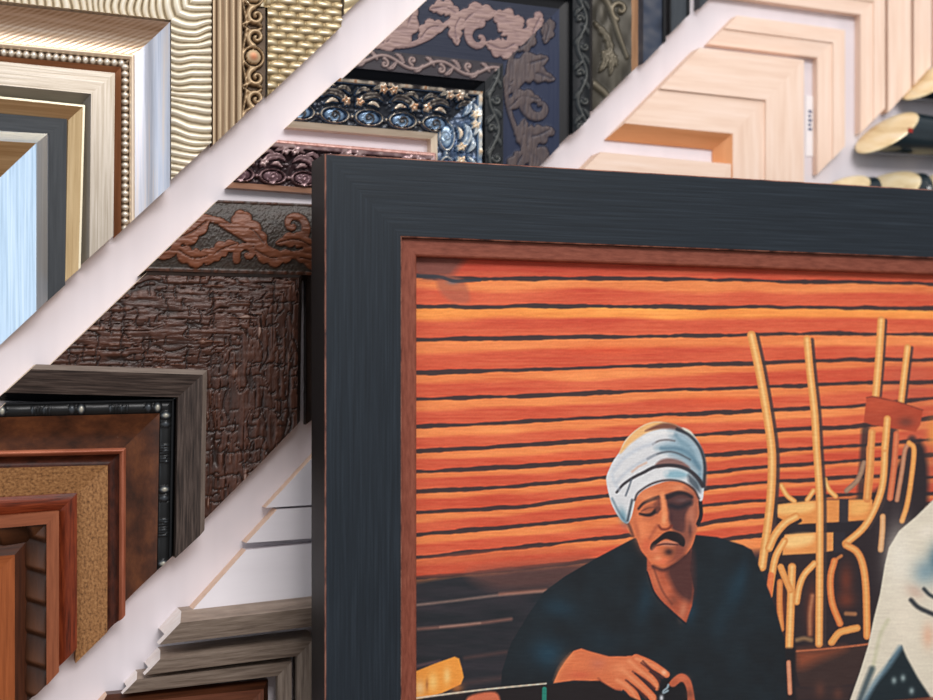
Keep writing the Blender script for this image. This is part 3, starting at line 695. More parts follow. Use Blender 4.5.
# shutter slats
LN = [[(405, 248), (660, 254), (933, 260), (1010, 262)],
      [(417, 275), (455, 279), (520, 278.5), (660, 279), (730, 280), (800, 282), (860, 282), (933, 284), (1010, 285)],
      [(417, 306), (470, 307), (530, 306), (660, 306.5), (700, 307.5), (750, 307), (933, 308.5), (1010, 309)],
      [(417, 340), (500, 338), (580, 337), (660, 336), (735, 335), (800, 333.5), (933, 334), (1010, 334)],
      [(417, 373), (520, 370), (600, 367), (660, 365.5), (760, 363), (860, 359.5), (933, 360), (1010, 358)],
      [(417, 399), (520, 396), (660, 390.5), (760, 387), (870, 383), (933, 382), (1010, 380)],
      [(417, 427), (550, 420), (660, 415), (760, 411), (870, 405), (933, 398), (1010, 394)],
      [(417, 451), (500, 447), (620, 439), (740, 432.5), (860, 426), (933, 418), (1010, 412)],
      [(417, 472), (520, 466.5), (620, 459.6), (720, 455.3), (740, 452.4), (870, 445), (933, 439), (1010, 434)],
      [(417, 491.7), (520, 486), (605, 477.6), (720, 471.7), (740, 468.4), (870, 459.7), (933, 455), (1010, 452)],
      [(417, 512.3), (520, 507), (605, 495.6), (720, 487), (740, 484), (865, 476), (933, 477), (1010, 474)],
      [(417, 534.7), (520, 526), (615, 516), (740, 501.7), (860, 494), (933, 494), (1010, 492)],
      [(417, 558), (520, 547), (630, 535.5), (740, 518), (860, 508), (1010, 500)],
      [(417, 578), (520, 569), (630, 556), (724, 540), (760, 535), (860, 524), (1010, 512)],
      [(405, 620), (1010, 560)]]
ly = [np.interp(gx, [p[0] for p in l], [p[1] for p in l]) for l in LN]
img[:] = (214, 92, 58)
for i in range(len(ly) - 1):
    f = (gy - ly[i]) / (ly[i+1] - ly[i])
    m = (f >= 0) & (f < 1)
    nz = fbm(gx * 0.012 + i * 7, gy * 0.09, 5 + i, 3); nb = vnoise(gx * 0.02, gy * 0.6, 50 + i)
    split = 0.42 + 0.25 * (nz - 0.5)
    k = np.clip((f - split) / 0.16 + 0.5, 0, 1)[..., None]
    top = np.array((240, 138, 80)); bot = np.array((216, 94, 64))
    if i == 2: top = np.array((250, 156, 78))
    if i == 0: top = np.array((206, 84, 60)); bot = np.array((208, 86, 60))
    c = top * (1 - k) + bot * k + ((nb - 0.5) * 16 + (nz - 0.5) * 34)[..., None] * np.array((0.7, 1.0, 0.6))
    img[m] = c[m]
# right-hand shaded slats near the chairs
blob(912, 385, 30, 28, (190, 92, 72), 0.55); blob(925, 460, 26, 40, (176, 84, 66), 0.5)
for q in ((780, 500), (610, 350), (560, 460), (720, 400)): blob(q[0], q[1], 40, 5, (236, 84, 46), 0.35)
for l in LN[1:14]:
    pts = [(x, y) for x, y in l]; n = 60; xs = np.linspace(405, 1010, n); ys = np.interp(xs, [p[0] for p in pts], [p[1] for p in pts])
    Yl = np.interp(gx, xs, ys)
    ww = 1.0 + 1.3 * vnoise(gx * 0.03, gx * 0 + l[0][1], 9) + 0.6 * vnoise(gx * 0.2, gx * 0 + l[0][1], 19)
    d = np.abs(gy - Yl - 1.2 * (vnoise(gx * 0.06, gx * 0 + l[0][1], 3) - 0.5))
    blend(np.clip(0.5 + (ww - d) / 1.2, 0, 1) * 0.95, (58, 46, 48))
poly([(417, 250), (465, 252), (458, 268), (445, 278), (417, 276)], (122, 78, 70), 8, a=0.85)
poly([(438, 276), (462, 279), (470, 300), (455, 303), (440, 292)], (176, 98, 76), 5, a=0.7); blob(453, 282, 6, 2.5, (104, 116, 128), .7)
stroke([(417, 276), (440, 277), (455, 281), (480, 280)], 3.5, (50, 56, 66), a=0.8)
# dark lower left
f = gy - np.interp(gx, [405, 480, 580, 700], [577, 568, 560, 548])
m = np.clip((f + 3 * (vnoise(gx * 0.05, gy * 0.1, 2) - .5)) / 9, 0, 1)
dk = np.array((44, 44, 50)) + (fbm(gx * 0.02, gy * 0.12, 8, 3) - 0.5)[..., None] * np.array((34, 20, 22))
img[:] = img * (1 - m[..., None]) + dk * m[..., None]
poly([(417, 560), (560, 547), (590, 556), (540, 566), (417, 577)], (200, 86, 60), 5, a=0.6)
poly([(470, 572), (560, 562), (590, 562), (560, 585), (500, 590)], (118, 74, 66), 14, a=0.6)
stroke([(417, 605), (460, 600), (500, 595), (546, 591)], 2.2, (160, 130, 118), soft=2.5, a=0.75)
stroke([(500, 594), (546, 590)], 3, (190, 120, 96), soft=3, a=0.5, smooth=False)
stroke([(418, 629), (465, 625), (511, 619)], 3, (150, 104, 92), soft=3, a=0.75)
stroke([(440, 627), (480, 623)], 1.5, (200, 160, 140), soft=2, a=0.5, smooth=False)
stroke([(465, 658), (506, 652)], 3, (100, 70, 66), soft=4, a=0.6, smooth=False); stroke([(417, 666), (440, 661)], 2.5, (120, 84, 90), soft=3, a=0.6, smooth=False)
stroke([(460, 684), (503, 678)], 5, (92, 66, 64), soft=5, a=0.5, smooth=False)

# ---- chairs in the painting
poly([(776, 500), (868, 496), (920, 440), (925, 520), (886, 560), (870, 700), (783, 700), (770, 570), (778, 540)], (46, 38, 42), 6)
CHL, CHC = (226, 150, 82), (250, 204, 132)
zA = Z(740, 320, 4.834); zB = Z(740, 440, 4.834); zC = Z(760, 560, 5.0)
blob(800, 590, 20, 30, (60, 44, 46), .6)
for q in ((846, 580, 7, 15), (812, 610, 6, 24), (846, 600, 9, 8), (783, 610, 4, 22), (905, 560, 6, 20)): blob(*q, (118, 56, 40), 0.8)
for a, b in (((866, 430), (860, 520)), ((893, 430), (880, 530)), ((912, 440), (905, 535)), ((900, 480), (892, 540))): stroke([a, b], 9, (52, 44, 48), soft=4, a=0.8, smooth=False)
def sh(pts, w, dx=4.5):  # painted outline to the right of each rail
    stroke([(x + dx, y + 1) for x, y in pts], w * 0.6, (66, 54, 54), soft=1.5, a=0.85)
leg1 = [(751.4, 335), (758.6, 367.6), (766, 409), (771, 444), (772, 465), (771, 492), (768, 523), (762, 567)]
leg2 = [(807, 339), (810, 372), (814.5, 413), (816.5, 448), (818, 470), (819.6, 502), (819.6, 568), (819, 644)]
leg3 = [(881.2, 320), (878.6, 361), (875.5, 398)]; leg4 = [(907.6, 347), (904.5, 372), (901, 402)]
for l, w in ((leg3, 7.5), (leg4, 6.5)): sh(l, w, 4); stroke(l, w, CHL, CHC)
for g in (zB([(200, 220), (225, 265), (262, 296)]), zB([(355, 245), (325, 290)]), zB([(410, 190), (430, 240), (462, 272)])): stroke(g, 5, CHL, CHC)
stroke(zB([(600, 110), (570, 190), (515, 245)]), 5, (150, 116, 96), (176, 140, 112))
poly(zB([(180, 312), (370, 292), (640, 288), (642, 385), (380, 402), (250, 410), (182, 372)]), (232, 150, 82), smooth=False)
poly(zB([(190, 318), (350, 302), (340, 345), (200, 360)]), (252, 206, 130), 5, a=.8)
poly(zB([(540, 300), (620, 298), (610, 350), (540, 360)]), (248, 190, 110), 5, a=.7)
poly(zB([(480, 285), (525, 285), (522, 440), (478, 440)]), (52, 48, 54), smooth=False)
poly(zB([(190, 410), (480, 400), (620, 396), (560, 440), (300, 444), (205, 450)]), (42, 38, 44), smooth=False)
poly(zB([(215, 458), (365, 447), (452, 447), (450, 535), (360, 548), (205, 556)]), (236, 156, 88), smooth=False)
poly(zB([(230, 465), (350, 455), (340, 500), (230, 520)]), (255, 214, 142), 6, a=.85)
poly(zB([(452, 445), (510, 445), (505, 540), (452, 545)]), (48, 44, 52), smooth=False)
stroke(zB([(630, 40), (628, 150), (615, 284)]), 8, (222, 140, 78), (240, 176, 106))
stroke([(872, 432), (870, 461), (867, 498)], 7.5, (220, 140, 78), (240, 180, 108))
sh([(887, 418), (885, 448), (883, 481), (876.6, 504), (864, 527)], 7, 5)
stroke([(887, 420), (885, 448), (883, 481), (876.6, 504), (864, 527), (845.5, 543.5)], 7, CHL, CHC)
stroke([(896.6, 434), (894, 467), (890, 498)], 6, (204, 106, 70), (226, 134, 92))
stroke([(909, 444), (905, 450), (902, 471), (897, 500)], 4.5, (176, 120, 92), (206, 150, 116))
stroke([(909, 443), (914, 450), (911, 481), (907, 505), (902, 521)], 5, CHL, (244, 180, 100))
stroke(zB([(690, 370), (688, 440), (680, 530)]), 5.5, (214, 156, 104), (238, 190, 140))
poly(zA([(612, 376), (640, 368), (700, 376), (770, 397), (860, 425), (884, 436), (872, 505), (850, 540), (765, 528), (640, 508), (598, 492)]), (180, 74, 50), 1.5, False)
poly(zA([(625, 385), (700, 385), (760, 405), (700, 440), (620, 440)]), (202, 88, 58), 8, a=.7); blob(906, 422, 8, 5, (110, 58, 48), .8); stroke(zA([(612, 376), (640, 370), (770, 397), (884, 436)]), 1.2, (120, 56, 44), a=.8, smooth=False)
stroke(zA([(712, 478), (706, 560), (700, 620)]), 7, CHL, CHC)
sh(leg1, 8, 5.5); stroke(leg1, 8.5, CHL, CHC); sh(leg2, 7, 5); stroke(leg2, 7.5, CHL, CHC)
sc1 = [(796, 516.5), (785, 523), (775, 535), (769, 548)]
stroke([(x + 4, y + 4) for x, y in sc1], 4, (46, 40, 44)); stroke(sc1, 8, CHL, CHC)
stroke([(784.5, 541), (776, 556), (772, 575), (769, 595)], 7, CHL, CHC); stroke([(771, 575), (769, 596)], 6, (226, 104, 62), a=.7, smooth=False)
stroke(zB([(490, 560), (465, 580), (445, 628)]), 3, (190, 120, 72))
stroke(zC([(160, 35), (157, 120), (155, 200), (146, 432)]), 8, CHL, CHC); stroke(zC([(103, 35), (125, 90), (152, 150)]), 6.5, CHL, (240, 170, 100))
stroke(zC([(272, 18), (220, 75), (195, 140), (183, 210)]), 6.5, CHL, CHC); stroke(zC([(100, 110), (98, 220), (106, 345)]), 6, (210, 126, 70), (236, 160, 92))
stroke(zC([(262, 180), (250, 270), (250, 370)]), 5, (150, 92, 66), (176, 116, 84), soft=3)
stroke(zC([(185, 400), (220, 392), (255, 400)]), 4, (140, 110, 80), soft=3)
stroke(zC([(372, 5), (352, 90), (360, 210), (400, 318)]), 6.5, (214, 120, 66), (238, 164, 96)); stroke(zC([(430, 268), (475, 270)]), 4, (160, 110, 76), soft=2, smooth=False)
stroke([(846, 545), (857, 552), (863, 566), (866, 590), (867, 636)], 7, (222, 140, 78), (244, 186, 112))
stroke(zC([(358, 412), (395, 365), (440, 350), (485, 340)]), 7, CHL, (240, 180, 104))
poly(zC([(178, 455), (300, 446), (440, 432), (548, 418), (522, 500), (470, 620), (300, 642), (200, 632), (176, 540)]), (62, 46, 44), 1.5, False)
poly(zC([(182, 458), (300, 450), (430, 440), (300, 500), (200, 540)]), (150, 78, 52), 12, a=.85); stroke(zC([(180, 456), (300, 447), (440, 433), (545, 420)]), 1.6, (190, 110, 76), smooth=False)
poly(zC([(120, 440), (178, 440), (178, 700), (125, 700)]), (34, 32, 36), 3, False)
stroke(zC([(143, 512), (147, 600), (150, 665)]), 4.5, (200, 130, 98), (222, 160, 126)); 
poly(zC([(180, 640), (470, 625), (440, 700), (190, 700)]), (58, 44, 44), 4, False)
for q in ((820, 690, 5, 8), (838, 694, 5, 6)): blob(*q, (96, 60, 50), .8)
blob(933, 434, 6, 14, (236, 150, 76), .95)
# ---- second figure, white cloth
WF = [(1010, 470), (960, 484), (933, 500), (916, 516.6), (899, 531), (889, 547.6), (885, 564), (880, 594), (874, 618), (868, 646), (860, 672), (848, 706), (840, 770), (1010, 770)]
poly(WF, (226, 218, 198), 1.2, False)
blob(900, 560, 14, 30, (240, 234, 218), .9); blob(925, 572, 12, 14, (130, 160, 172), .85, .5); blob(936, 560, 8, 16, (70, 110, 130), .8); blob(905, 620, 14, 30, (236, 226, 206), .9)
blob(915, 592, 10, 6, (206, 176, 158), .7, .5); blob(928, 636, 6, 12, (232, 178, 146), .7); blob(926, 532, 9, 6, (244, 236, 220), .7, -.6)
stroke(zC([(820, 145), (850, 175), (900, 200)]), 3.5, (40, 50, 58), soft=2.5); stroke(zC([(755, 200), (790, 235), (840, 260), (900, 285)]), 4.5, (52, 56, 62), soft=2.5)
stroke(zC([(640, 300), (600, 380), (560, 560)]), 3, (196, 196, 160), soft=4, a=.7); stroke(zC([(560, 545), (530, 620), (500, 700)]), 6, (50, 70, 80), soft=4, a=.8)
poly(zC([(708, 428), (735, 490), (790, 590), (850, 680), (880, 760), (880, 1000), (480, 1000), (520, 700), (590, 600), (650, 500)]), (30, 42, 48), 2.5, False)
stroke(zC([(700, 440), (640, 530), (570, 620), (520, 710)]), 5, (110, 140, 156), soft=4, a=.8)
for x, y in ((670, 602), (715, 590), (758, 655)): blob(760 + x / 5, 560 + y / 5, 2.6, 3.4, (170, 190, 190), .8)

# ---- seated man, dark robe
ROBE = [(639, 535.5), (595.5, 558.6), (564.6, 576.6), (544, 592), (528.6, 614), (511, 643), (502, 671), (500, 700), (500, 770), (790, 770), (787, 700), (785, 642), (777.5, 615), (770, 593), (759, 566.5), (752, 550), (743, 545), (717, 537), (697, 535)]
poly(ROBE, (28, 36, 42), 1.4, False)
rb = polymask(ROBE, 1.4, False, (slice(0, NY), slice(0, NX)))
img[:] = img + (rb * (fbm(gx * 0.05, gy * 0.05, 40, 3) - 0.5) * 14)[..., None] * np.array((0.4, 0.9, 1.1))
for q in ((548, 654, 17, 15, .85), (558, 608, 18, 10, .55), (600, 640, 20, 14, .2), (735, 590, 10, 22, .5), (742, 575, 6, 18, .4), (690, 612, 7, 14, .6), (645, 600, 8, 22, .5), (720, 620, 8, 20, .25)):
    blob(q[0], q[1], q[2], q[3], (34, 66, 84), q[4], 0.2)
# neck and chest
zF = Z(620, 470, 5.38)
poly([(647, 556), (647, 574), (653, 590), (664, 604), (686, 623), (692, 606), (694, 590), (690, 570), (692, 545), (670, 560)], (178, 88, 62), 1.5, False)
poly([(668, 566), (692, 546), (694, 596), (684, 600), (672, 586)], (74, 46, 46), 7, a=.9); blob(656, 580, 5, 14, (222, 124, 84), .7, -.3); blob(667, 590, 5, 10, (216, 118, 82), .6); blob(683, 610, 3.5, 9, (206, 128, 96), .8, .2); blob(674, 600, 5, 6, (120, 66, 52), .6)
stroke([(647, 572), (655, 594), (670, 610), (686, 624)], 2, (26, 34, 42)); stroke([(653, 566), (662, 590), (672, 604)], 2, (110, 58, 48), soft=2, a=.6)
# face
FACE = zF([(60, 220), (35, 285), (45, 330), (72, 362), (90, 372), (112, 430), (150, 478), (180, 515), (230, 531), (280, 512), (340, 470), (392, 400), (415, 300), (428, 200), (400, 110), (340, 60), (240, 50), (130, 100), (75, 170)])
poly(FACE, (216, 118, 76), 1.2)
blob(650, 495, 16, 8, (232, 142, 96), .8); blob(643, 528, 9, 13, (236, 136, 88), .85); blob(646, 545, 6, 8, (214, 96, 66), .7); blob(681, 488, 10, 4, (228, 146, 104), .8)
poly(zF([(345, 90), (420, 130), (425, 230), (405, 330), (350, 440), (300, 480), (330, 330), (350, 230), (370, 150)]), (168, 98, 76), 5, a=.85)
poly(zF([(248, 140), (310, 120), (385, 140), (388, 190), (355, 240), (345, 330), (300, 330), (272, 300), (262, 230)]), (78, 50, 52), 3.5, a=.95)
poly(zF([(290, 400), (345, 400), (345, 460), (280, 505), (250, 500), (290, 450)]), (138, 72, 58), 6, a=.8)
blob(691, 515, 3.5, 12, (196, 122, 96), .8); blob(690, 530, 2.2, 7, (88, 56, 54), .8); blob(683, 541, 6, 6, (120, 72, 62), .7)
stroke(zF([(100, 208), (125, 180), (165, 160), (208, 148)]), 2.2, (52, 40, 42), soft=2, w2=4.2); stroke(zF([(235, 145), (262, 142), (310, 124), (350, 126), (385, 145)]), 5.2, (44, 36, 42), soft=2.5, w2=3)
poly(zF([(130, 200), (200, 175), (212, 205), (180, 235), (130, 230)]), (170, 94, 68), 3, a=.8)
stroke(zF([(108, 236), (145, 243), (175, 236), (203, 208)]), 2.4, (40, 34, 38), soft=2, w2=5.0); stroke(zF([(115, 222), (150, 205), (190, 200)]), 1.4, (110, 62, 52), soft=1.5, a=.7); stroke(zF([(205, 150), (210, 190), (200, 230)]), 2.5, (90, 56, 54), soft=2, a=.7)
blob(682, 500, 7, 2.6, (110, 84, 84), .7); stroke(zF([(275, 192), (320, 200), (375, 178)]), 5, (40, 36, 44), soft=4, a=.9)
stroke(zF([(228, 130), (234, 190), (240, 250)]), 5, (240, 150, 100), soft=3); blob(663.5, 523, 5, 5, (232, 132, 84), .9); blob(664, 520, 2.4, 4, (252, 184, 130), .7)
stroke(zF([(208, 300), (225, 318), (255, 318), (278, 300)]), 2.4, (120, 52, 40), soft=2, a=.9); blob(671, 518, 2.5, 5, (70, 42, 46), .7)
poly(zF([(162, 425), (170, 395), (205, 365), (235, 340), (270, 328), (320, 340), (348, 372), (345, 410), (322, 405), (285, 385), (245, 372), (205, 395), (180, 430)]), (32, 28, 32), 1.5)
poly(zF([(195, 405), (235, 382), (290, 385), (315, 400), (280, 412), (225, 408)]), (206, 132, 104), 1.8); stroke(zF([(190, 408), (240, 398), (310, 402)]), 1.6, (84, 42, 40), soft=1.5)
blob(669, 552, 5, 4, (56, 36, 38), .95); blob(655, 550, 4, 4, (226, 128, 92), .8); blob(662, 561, 7, 4, (232, 118, 80), .9); blob(658, 558, 4, 2.5, (246, 168, 120), .6)
stroke(zF([(180, 520), (235, 538), (290, 512), (350, 465)]), 3.5, (72, 42, 42), soft=3, a=.8)
stroke(zF([(432, 170), (436, 240), (420, 290)]), 4, (36, 34, 40)); stroke(zF([(30, 275), (50, 300), (70, 355)]), 3, (60, 40, 42), soft=2, a=.6)
poly(zF([(182, 178), (212, 150), (222, 205), (200, 225), (186, 205)]), (128, 70, 56), 3, a=.75)
stroke(zF([(200, 300), (178, 335), (160, 365)]), 3, (168, 84, 60), soft=3, a=.6); stroke(zF([(130, 262), (165, 262), (190, 245)]), 3, (190, 104, 72), soft=3, a=.6)
blob(641, 533, 5, 9, (244, 146, 96), .6); blob(648, 498, 8, 4, (240, 152, 104), .5); blob(684, 528, 5, 10, (112, 66, 60), .5); blob(637, 530, 2.5, 12, (176, 88, 62), .5, -.2)
# turban
zT = Z(600, 410, 7.775)
TUR = zT([(80, 700), (50, 560), (55, 500), (100, 400), (155, 320), (200, 230), (300, 140), (400, 96), (500, 96), (640, 138), (740, 210), (800, 320), (822, 430), (812, 560), (800, 690), (770, 700), (740, 620), (680, 575), (600, 555), (520, 555), (420, 585), (330, 630), (280, 690), (262, 760), (245, 830), (215, 880), (170, 860), (120, 790)])
poly(TUR, (222, 224, 226), 1.3)
poly(zT([(155, 320), (210, 225), (300, 142), (400, 96), (500, 96), (600, 120), (480, 140), (360, 180), (240, 260), (165, 335)]), (240, 186, 120), 2.5, a=.95)
poly(zT([(350, 165), (430, 120), (520, 100), (620, 130), (690, 190), (600, 160), (480, 145)]), (120, 74, 62), 2.5, a=.95)
poly(zT([(640, 138), (700, 160), (735, 210), (700, 200)]), (226, 224, 208), 2)
poly(zT([(540, 170), (640, 180), (740, 260), (800, 380), (810, 560), (780, 600), (720, 480), (640, 400), (560, 340), (600, 280)]), (112, 148, 166), 9, a=.85)
poly(zT([(430, 290), (560, 240), (680, 300), (740, 400), (620, 350), (500, 330)]), (140, 172, 188), 7, a=.8)
stroke(zT([(600, 150), (700, 200), (780, 300), (815, 430), (808, 580)]), 3.2, (44, 50, 58), soft=2, a=.9)
stroke(zT([(410, 265), (460, 240), (520, 232), (580, 240)]), 1.6, (96, 88, 90), soft=1.8, a=.8)
stroke(zT([(370, 380), (440, 345), (520, 325), (600, 335), (700, 385)]), 2, (86, 92, 100), soft=1.8, a=.85)
poly(zT([(430, 425), (480, 385), (560, 375), (640, 400), (700, 450), (620, 445), (520, 435), (450, 450)]), (132, 92, 86), 2.5, a=.9)
stroke(zT([(130, 640), (180, 580), (260, 525), (340, 485), (420, 445), (520, 430), (620, 440), (700, 475), (760, 530), (800, 590)]), 2.4, (52, 48, 54), soft=1.5, a=.95, w2=4.5)
stroke(zT([(245, 540), (225, 600), (200, 665)]), 1.8, (90, 100, 112), soft=1.6, a=.85)
poly(zT([(500, 490), (600, 465), (690, 500), (640, 530), (540, 530)]), (126, 176, 194), 5, a=.8); poly(zT([(690, 500), (760, 560), (780, 640), (740, 620), (690, 560)]), (60, 74, 86), 4, a=.8)
stroke(zT([(270, 700), (300, 640), (400, 575), (520, 545), (640, 560), (730, 620), (770, 690)]), 2, (60, 44, 46), soft=1.8, a=.9)
for a_, w_, c_, al in (([(110, 470), (180, 380), (300, 300), (420, 260)], 3.5, (196, 204, 214), .7), ([(130, 560), (220, 470), (330, 400), (430, 350)], 3, (188, 196, 206), .65), ([(150, 620), (110, 560), (95, 500)], 3, (196, 206, 216), .6),
     ([(480, 300), (600, 300), (700, 350), (770, 450)], 4, (86, 122, 142), .6), ([(620, 200), (720, 280), (780, 400)], 3.5, (176, 200, 212), .6), ([(540, 360), (660, 390), (760, 480)], 3, (170, 186, 196), .6), ([(300, 600), (420, 520), (520, 490)], 4, (236, 238, 238), .6), ([(350, 220), (450, 180), (560, 180)], 4, (240, 240, 238), .7)):
    stroke(zT(a_), w_, c_, soft=3, a=al)
stroke(zT([(250, 480), (300, 440), (360, 410)]), 1.8, (214, 160, 130), soft=2, a=.6, smooth=False)
blob(623, 516, 4, 9, (90, 140, 160), .75, -.3); stroke(zT([(95, 690), (150, 800), (200, 870)]), 2, (84, 110, 126), soft=2.5, a=.7); stroke(zT([(250, 700), (232, 780), (215, 860)]), 2.5, (50, 60, 70), soft=2, a=.8)
# forearm and hands
zH = Z(540, 620, 5.83)
SK = (218, 118, 76)
poly(zH([(78, 368), (108, 300), (150, 235), (195, 180), (240, 166), (300, 185), (400, 212), (500, 212), (575, 205), (640, 240), (640, 300), (560, 300), (500, 360), (480, 412), (440, 408), (390, 388), (350, 356), (200, 352)]), SK, 1.2, False)
for pts, w, w2 in (([(560, 225), (640, 255), (700, 290), (738, 318)], 9, 6.5), ([(520, 240), (590, 300), (650, 345), (685, 392)], 10, 7), ([(480, 290), (550, 350), (610, 405), (655, 450), (690, 500)], 10, 7), ([(450, 350), (510, 390), (550, 440), (580, 520)], 10, 8)):
    stroke(zH(pts), w, SK, (236, 146, 100), w2=w2)
for pts in ([(590, 250), (640, 290), (690, 345), (705, 380)], [(540, 300), (610, 350), (665, 400)], [(500, 350), (560, 400), (620, 455)], [(600, 240), (660, 300), (715, 335)]):
    stroke(zH(pts), 1.6, (84, 42, 40), soft=1.6, a=.85, w2=3.2)
blob(664, 672.5, 2.4, 2.6, (250, 190, 150), .9); blob(575, 664, 12, 9, (232, 128, 82), .6); blob(580, 675, 12, 4, (206, 92, 66), .6); blob(598, 664, 8, 6, (196, 112, 92), .5); blob(620, 668, 12, 7, (236, 144, 98), .7); stroke([(556, 680), (561, 668), (572, 655)], 4, (240, 148, 96), soft=5, a=.6)
stroke(zH([(340, 340), (370, 370), (420, 400), (470, 408)]), 1.8, (150, 74, 54), soft=2, a=.7)
poly(zH([(700, 370), (740, 345), (790, 350), (870, 380), (870, 520), (690, 520)]), (28, 28, 32), 3)
poly(zH([(752, 368), (780, 335), (820, 312), (860, 328), (888, 380), (905, 520), (862, 520), (858, 420), (830, 360), (785, 388), (760, 385)]), (190, 98, 68), 1.5); blob(682, 678, 6, 3, (226, 128, 90), .7)
stroke(zH([(748, 378), (742, 395), (722, 412), (720, 425), (745, 412)]), 2, (150, 170, 180), soft=1.5); blob(661.5, 698, 2, 3, (225, 230, 235), .95); blob(690, 694, 4, 5, (110, 66, 54), .6)
# table edge, yellow bag, teal bar
poly([(415, 700), (546, 684.5), (560, 684), (600, 681), (615, 690), (650, 705), (700, 704), (790, 710), (790, 770), (405, 770)], (34, 29, 31), 2, False)
poly([(468, 697), (495, 692), (498, 706), (470, 712)], (226, 120, 84), 3, a=.9)
zY = Z(400, 600, 5.83)
poly(zY([(60, 432), (100, 412), (200, 372), (318, 330), (345, 342), (360, 395), (372, 450), (355, 492), (240, 545), (60, 590)]), (240, 156, 66), 1.4, False)
blob(447, 676, 3.6, 8, (250, 206, 130), .9); blob(433, 682, 5, 9, (250, 204, 122), .85); blob(420, 688, 5, 8, (246, 214, 160), .7); blob(427, 685, 1.5, 6, (150, 90, 50), .6); blob(457, 688, 6, 5, (226, 130, 56), .6)
stroke([(405, 699.5), (417, 698), (480, 690), (546, 683.5)], 1.7, (222, 200, 176), soft=1.2, w2=1.4)
stroke([(544.5, 689), (544, 720)], 4.5, (40, 128, 112), smooth=False)
# canvas weave and fine brushwork over all
hf = fbm(gx * 0.10, gy * 0.75, 95, 3) - 0.5
img += (hf * 16)[..., None] * np.array((0.9, 1.0, 0.9)) * np.clip(img.mean(-1, keepdims=True) / 120, 0.35, 1)
img *= (1 + 0.035 * (vnoise(gx * 1.1, gy * 1.1, 90) - 0.5) + 0.03 * (vnoise(gx * 0.15, gy * 0.9, 91) - 0.5))[..., None]
def soft(a):
    for ax_ in (0, 1): a = 0.25 * np.roll(a, 1, ax_) + 0.5 * a + 0.25 * np.roll(a, -1, ax_)
    return a
img = img + 1.1 * (img - soft(soft(soft(img))))       # crisp paint edges
img = np.clip(img * 0.965, 3, 255)

# ------------------------------------------------------------------ painting in its frame
WB, WFR = 0.115, 0.165                        # back and front of the frame, metres in front of the wall
ax, az = P(325, 153.5, WFR)
bx, bz = P(402.5, 236.5, WFR)
RW = ((bx - ax) + (az - bz)) / 2              # rail width
rx, _ = P(1085, 300, WFR); _, lz = P(400, 845, WFR)
root = empty('framed_painting', ((ax + rx) / 2, -WB, lz), 'black framed painting of a man in a white turban before orange shutters', 'painting')
ox, oz = (ax + rx) / 2, lz
frameblack = mat('brushed blue-black paint', [(22, 28, 34), (32, 40, 48), (46, 55, 64)], 0.42, 0, (9, 420), 7, bump=0.25, bdist=0.0006, contrast=(0.25, 0.8))
frameside = mat('black frame side', [(20, 20, 21), (30, 30, 31)], 0.5, 0, (9, 200), bump=0.1)
rub = mat('rubbed-through red brown edge', [(70, 48, 44), (128, 82, 68), (160, 112, 94)], 0.45, 0, (60, 300), 4, bump=0.1, contrast=(0.35, 0.6))
liner = mat('copper brown liner', [(112, 58, 44), (132, 72, 56), (146, 84, 66)], 0.42, 0.1, (60, 300), 4, bump=0.1)

def rail(name, side, s0, s1, prof, x0, x1, z0, z1, mats, parent, mi):
    """mitred strip along one side of the rectangle; prof (s, w) runs from back outer to back inner"""
    def pt(s, w, e):
        if side == 'top': return ((x0 + s) if e == 0 else (x1 - s), -w, z1 - s)
        if side == 'bottom': return ((x1 - s) if e == 0 else (x0 + s), -w, z0 + s)
        if side == 'left': return (x0 + s, -w, (z0 + s) if e == 0 else (z1 - s))
        return (x1 - s, -w, (z1 - s) if e == 0 else (z0 + s))
    V = []; F = []; fm = []; UV = []
    for i in range(len(prof) - 1):
        k = len(V)
        for e in (0, 1):
            for s, w in (prof[i], prof[i + 1]):
                p = pt(s, w, e); V.append((p[0] - ox, p[1] + WB, p[2] - oz))
                UV.append(((p[0] if side in ('top', 'bottom') else p[2]), s + w))
        F.append((k, k + 1, k + 3, k + 2)[::-1]); fm.append(mi[i])
    # mitre faces and back
    for e in (0, 1):
        k = len(V)
        for s, w in prof:
            p = pt(s, w, e); V.append((p[0] - ox, p[1] + WB, p[2] - oz)); UV.append((p[0], p[2]))
        f = tuple(range(k, k + len(prof)))
        F.append(f if e == 0 else f[::-1]); fm.append(mi[0])
    k = len(V)
    for e in (0, 1):
        for s, w in (prof[0], prof[-1]):
            p = pt(s, w, e); V.append((p[0] - ox, p[1] + WB, p[2] - oz)); UV.append((p[0], p[2]))
    F.append((k, k + 1, k + 3, k + 2)); fm.append(mi[0])
    return mesh_obj(name, V, F, mats, parent, fm, UV)
e = 0.0011
prof = [(0.0, WB), (0.0, WFR - e), (e, WFR), (RW - e, WFR), (RW, WFR - e), (RW, WB)]
for side in ('left', 'top', 'right', 'bottom'):
    rail('frame_rail', side, 0, RW, prof, ax, rx, lz, az, [frameblack, frameside, rub], root, [1, 2, 0, 2, 1])
LW = 0.0168; LF = WFR - 0.006
for side in ('left', 'top', 'right', 'bottom'):
    rail('liner_strip', side, 0, LW, [(RW + 0.0002, WB + .01), (RW + 0.0002, LF), (RW + LW - 0.0022, LF), (RW + LW - 0.0008, LF - 0.0006), (RW + LW, LF - 0.002), (RW + LW, WB + .01)],
         ax, rx, lz, az, [liner], root, [0] * 5)
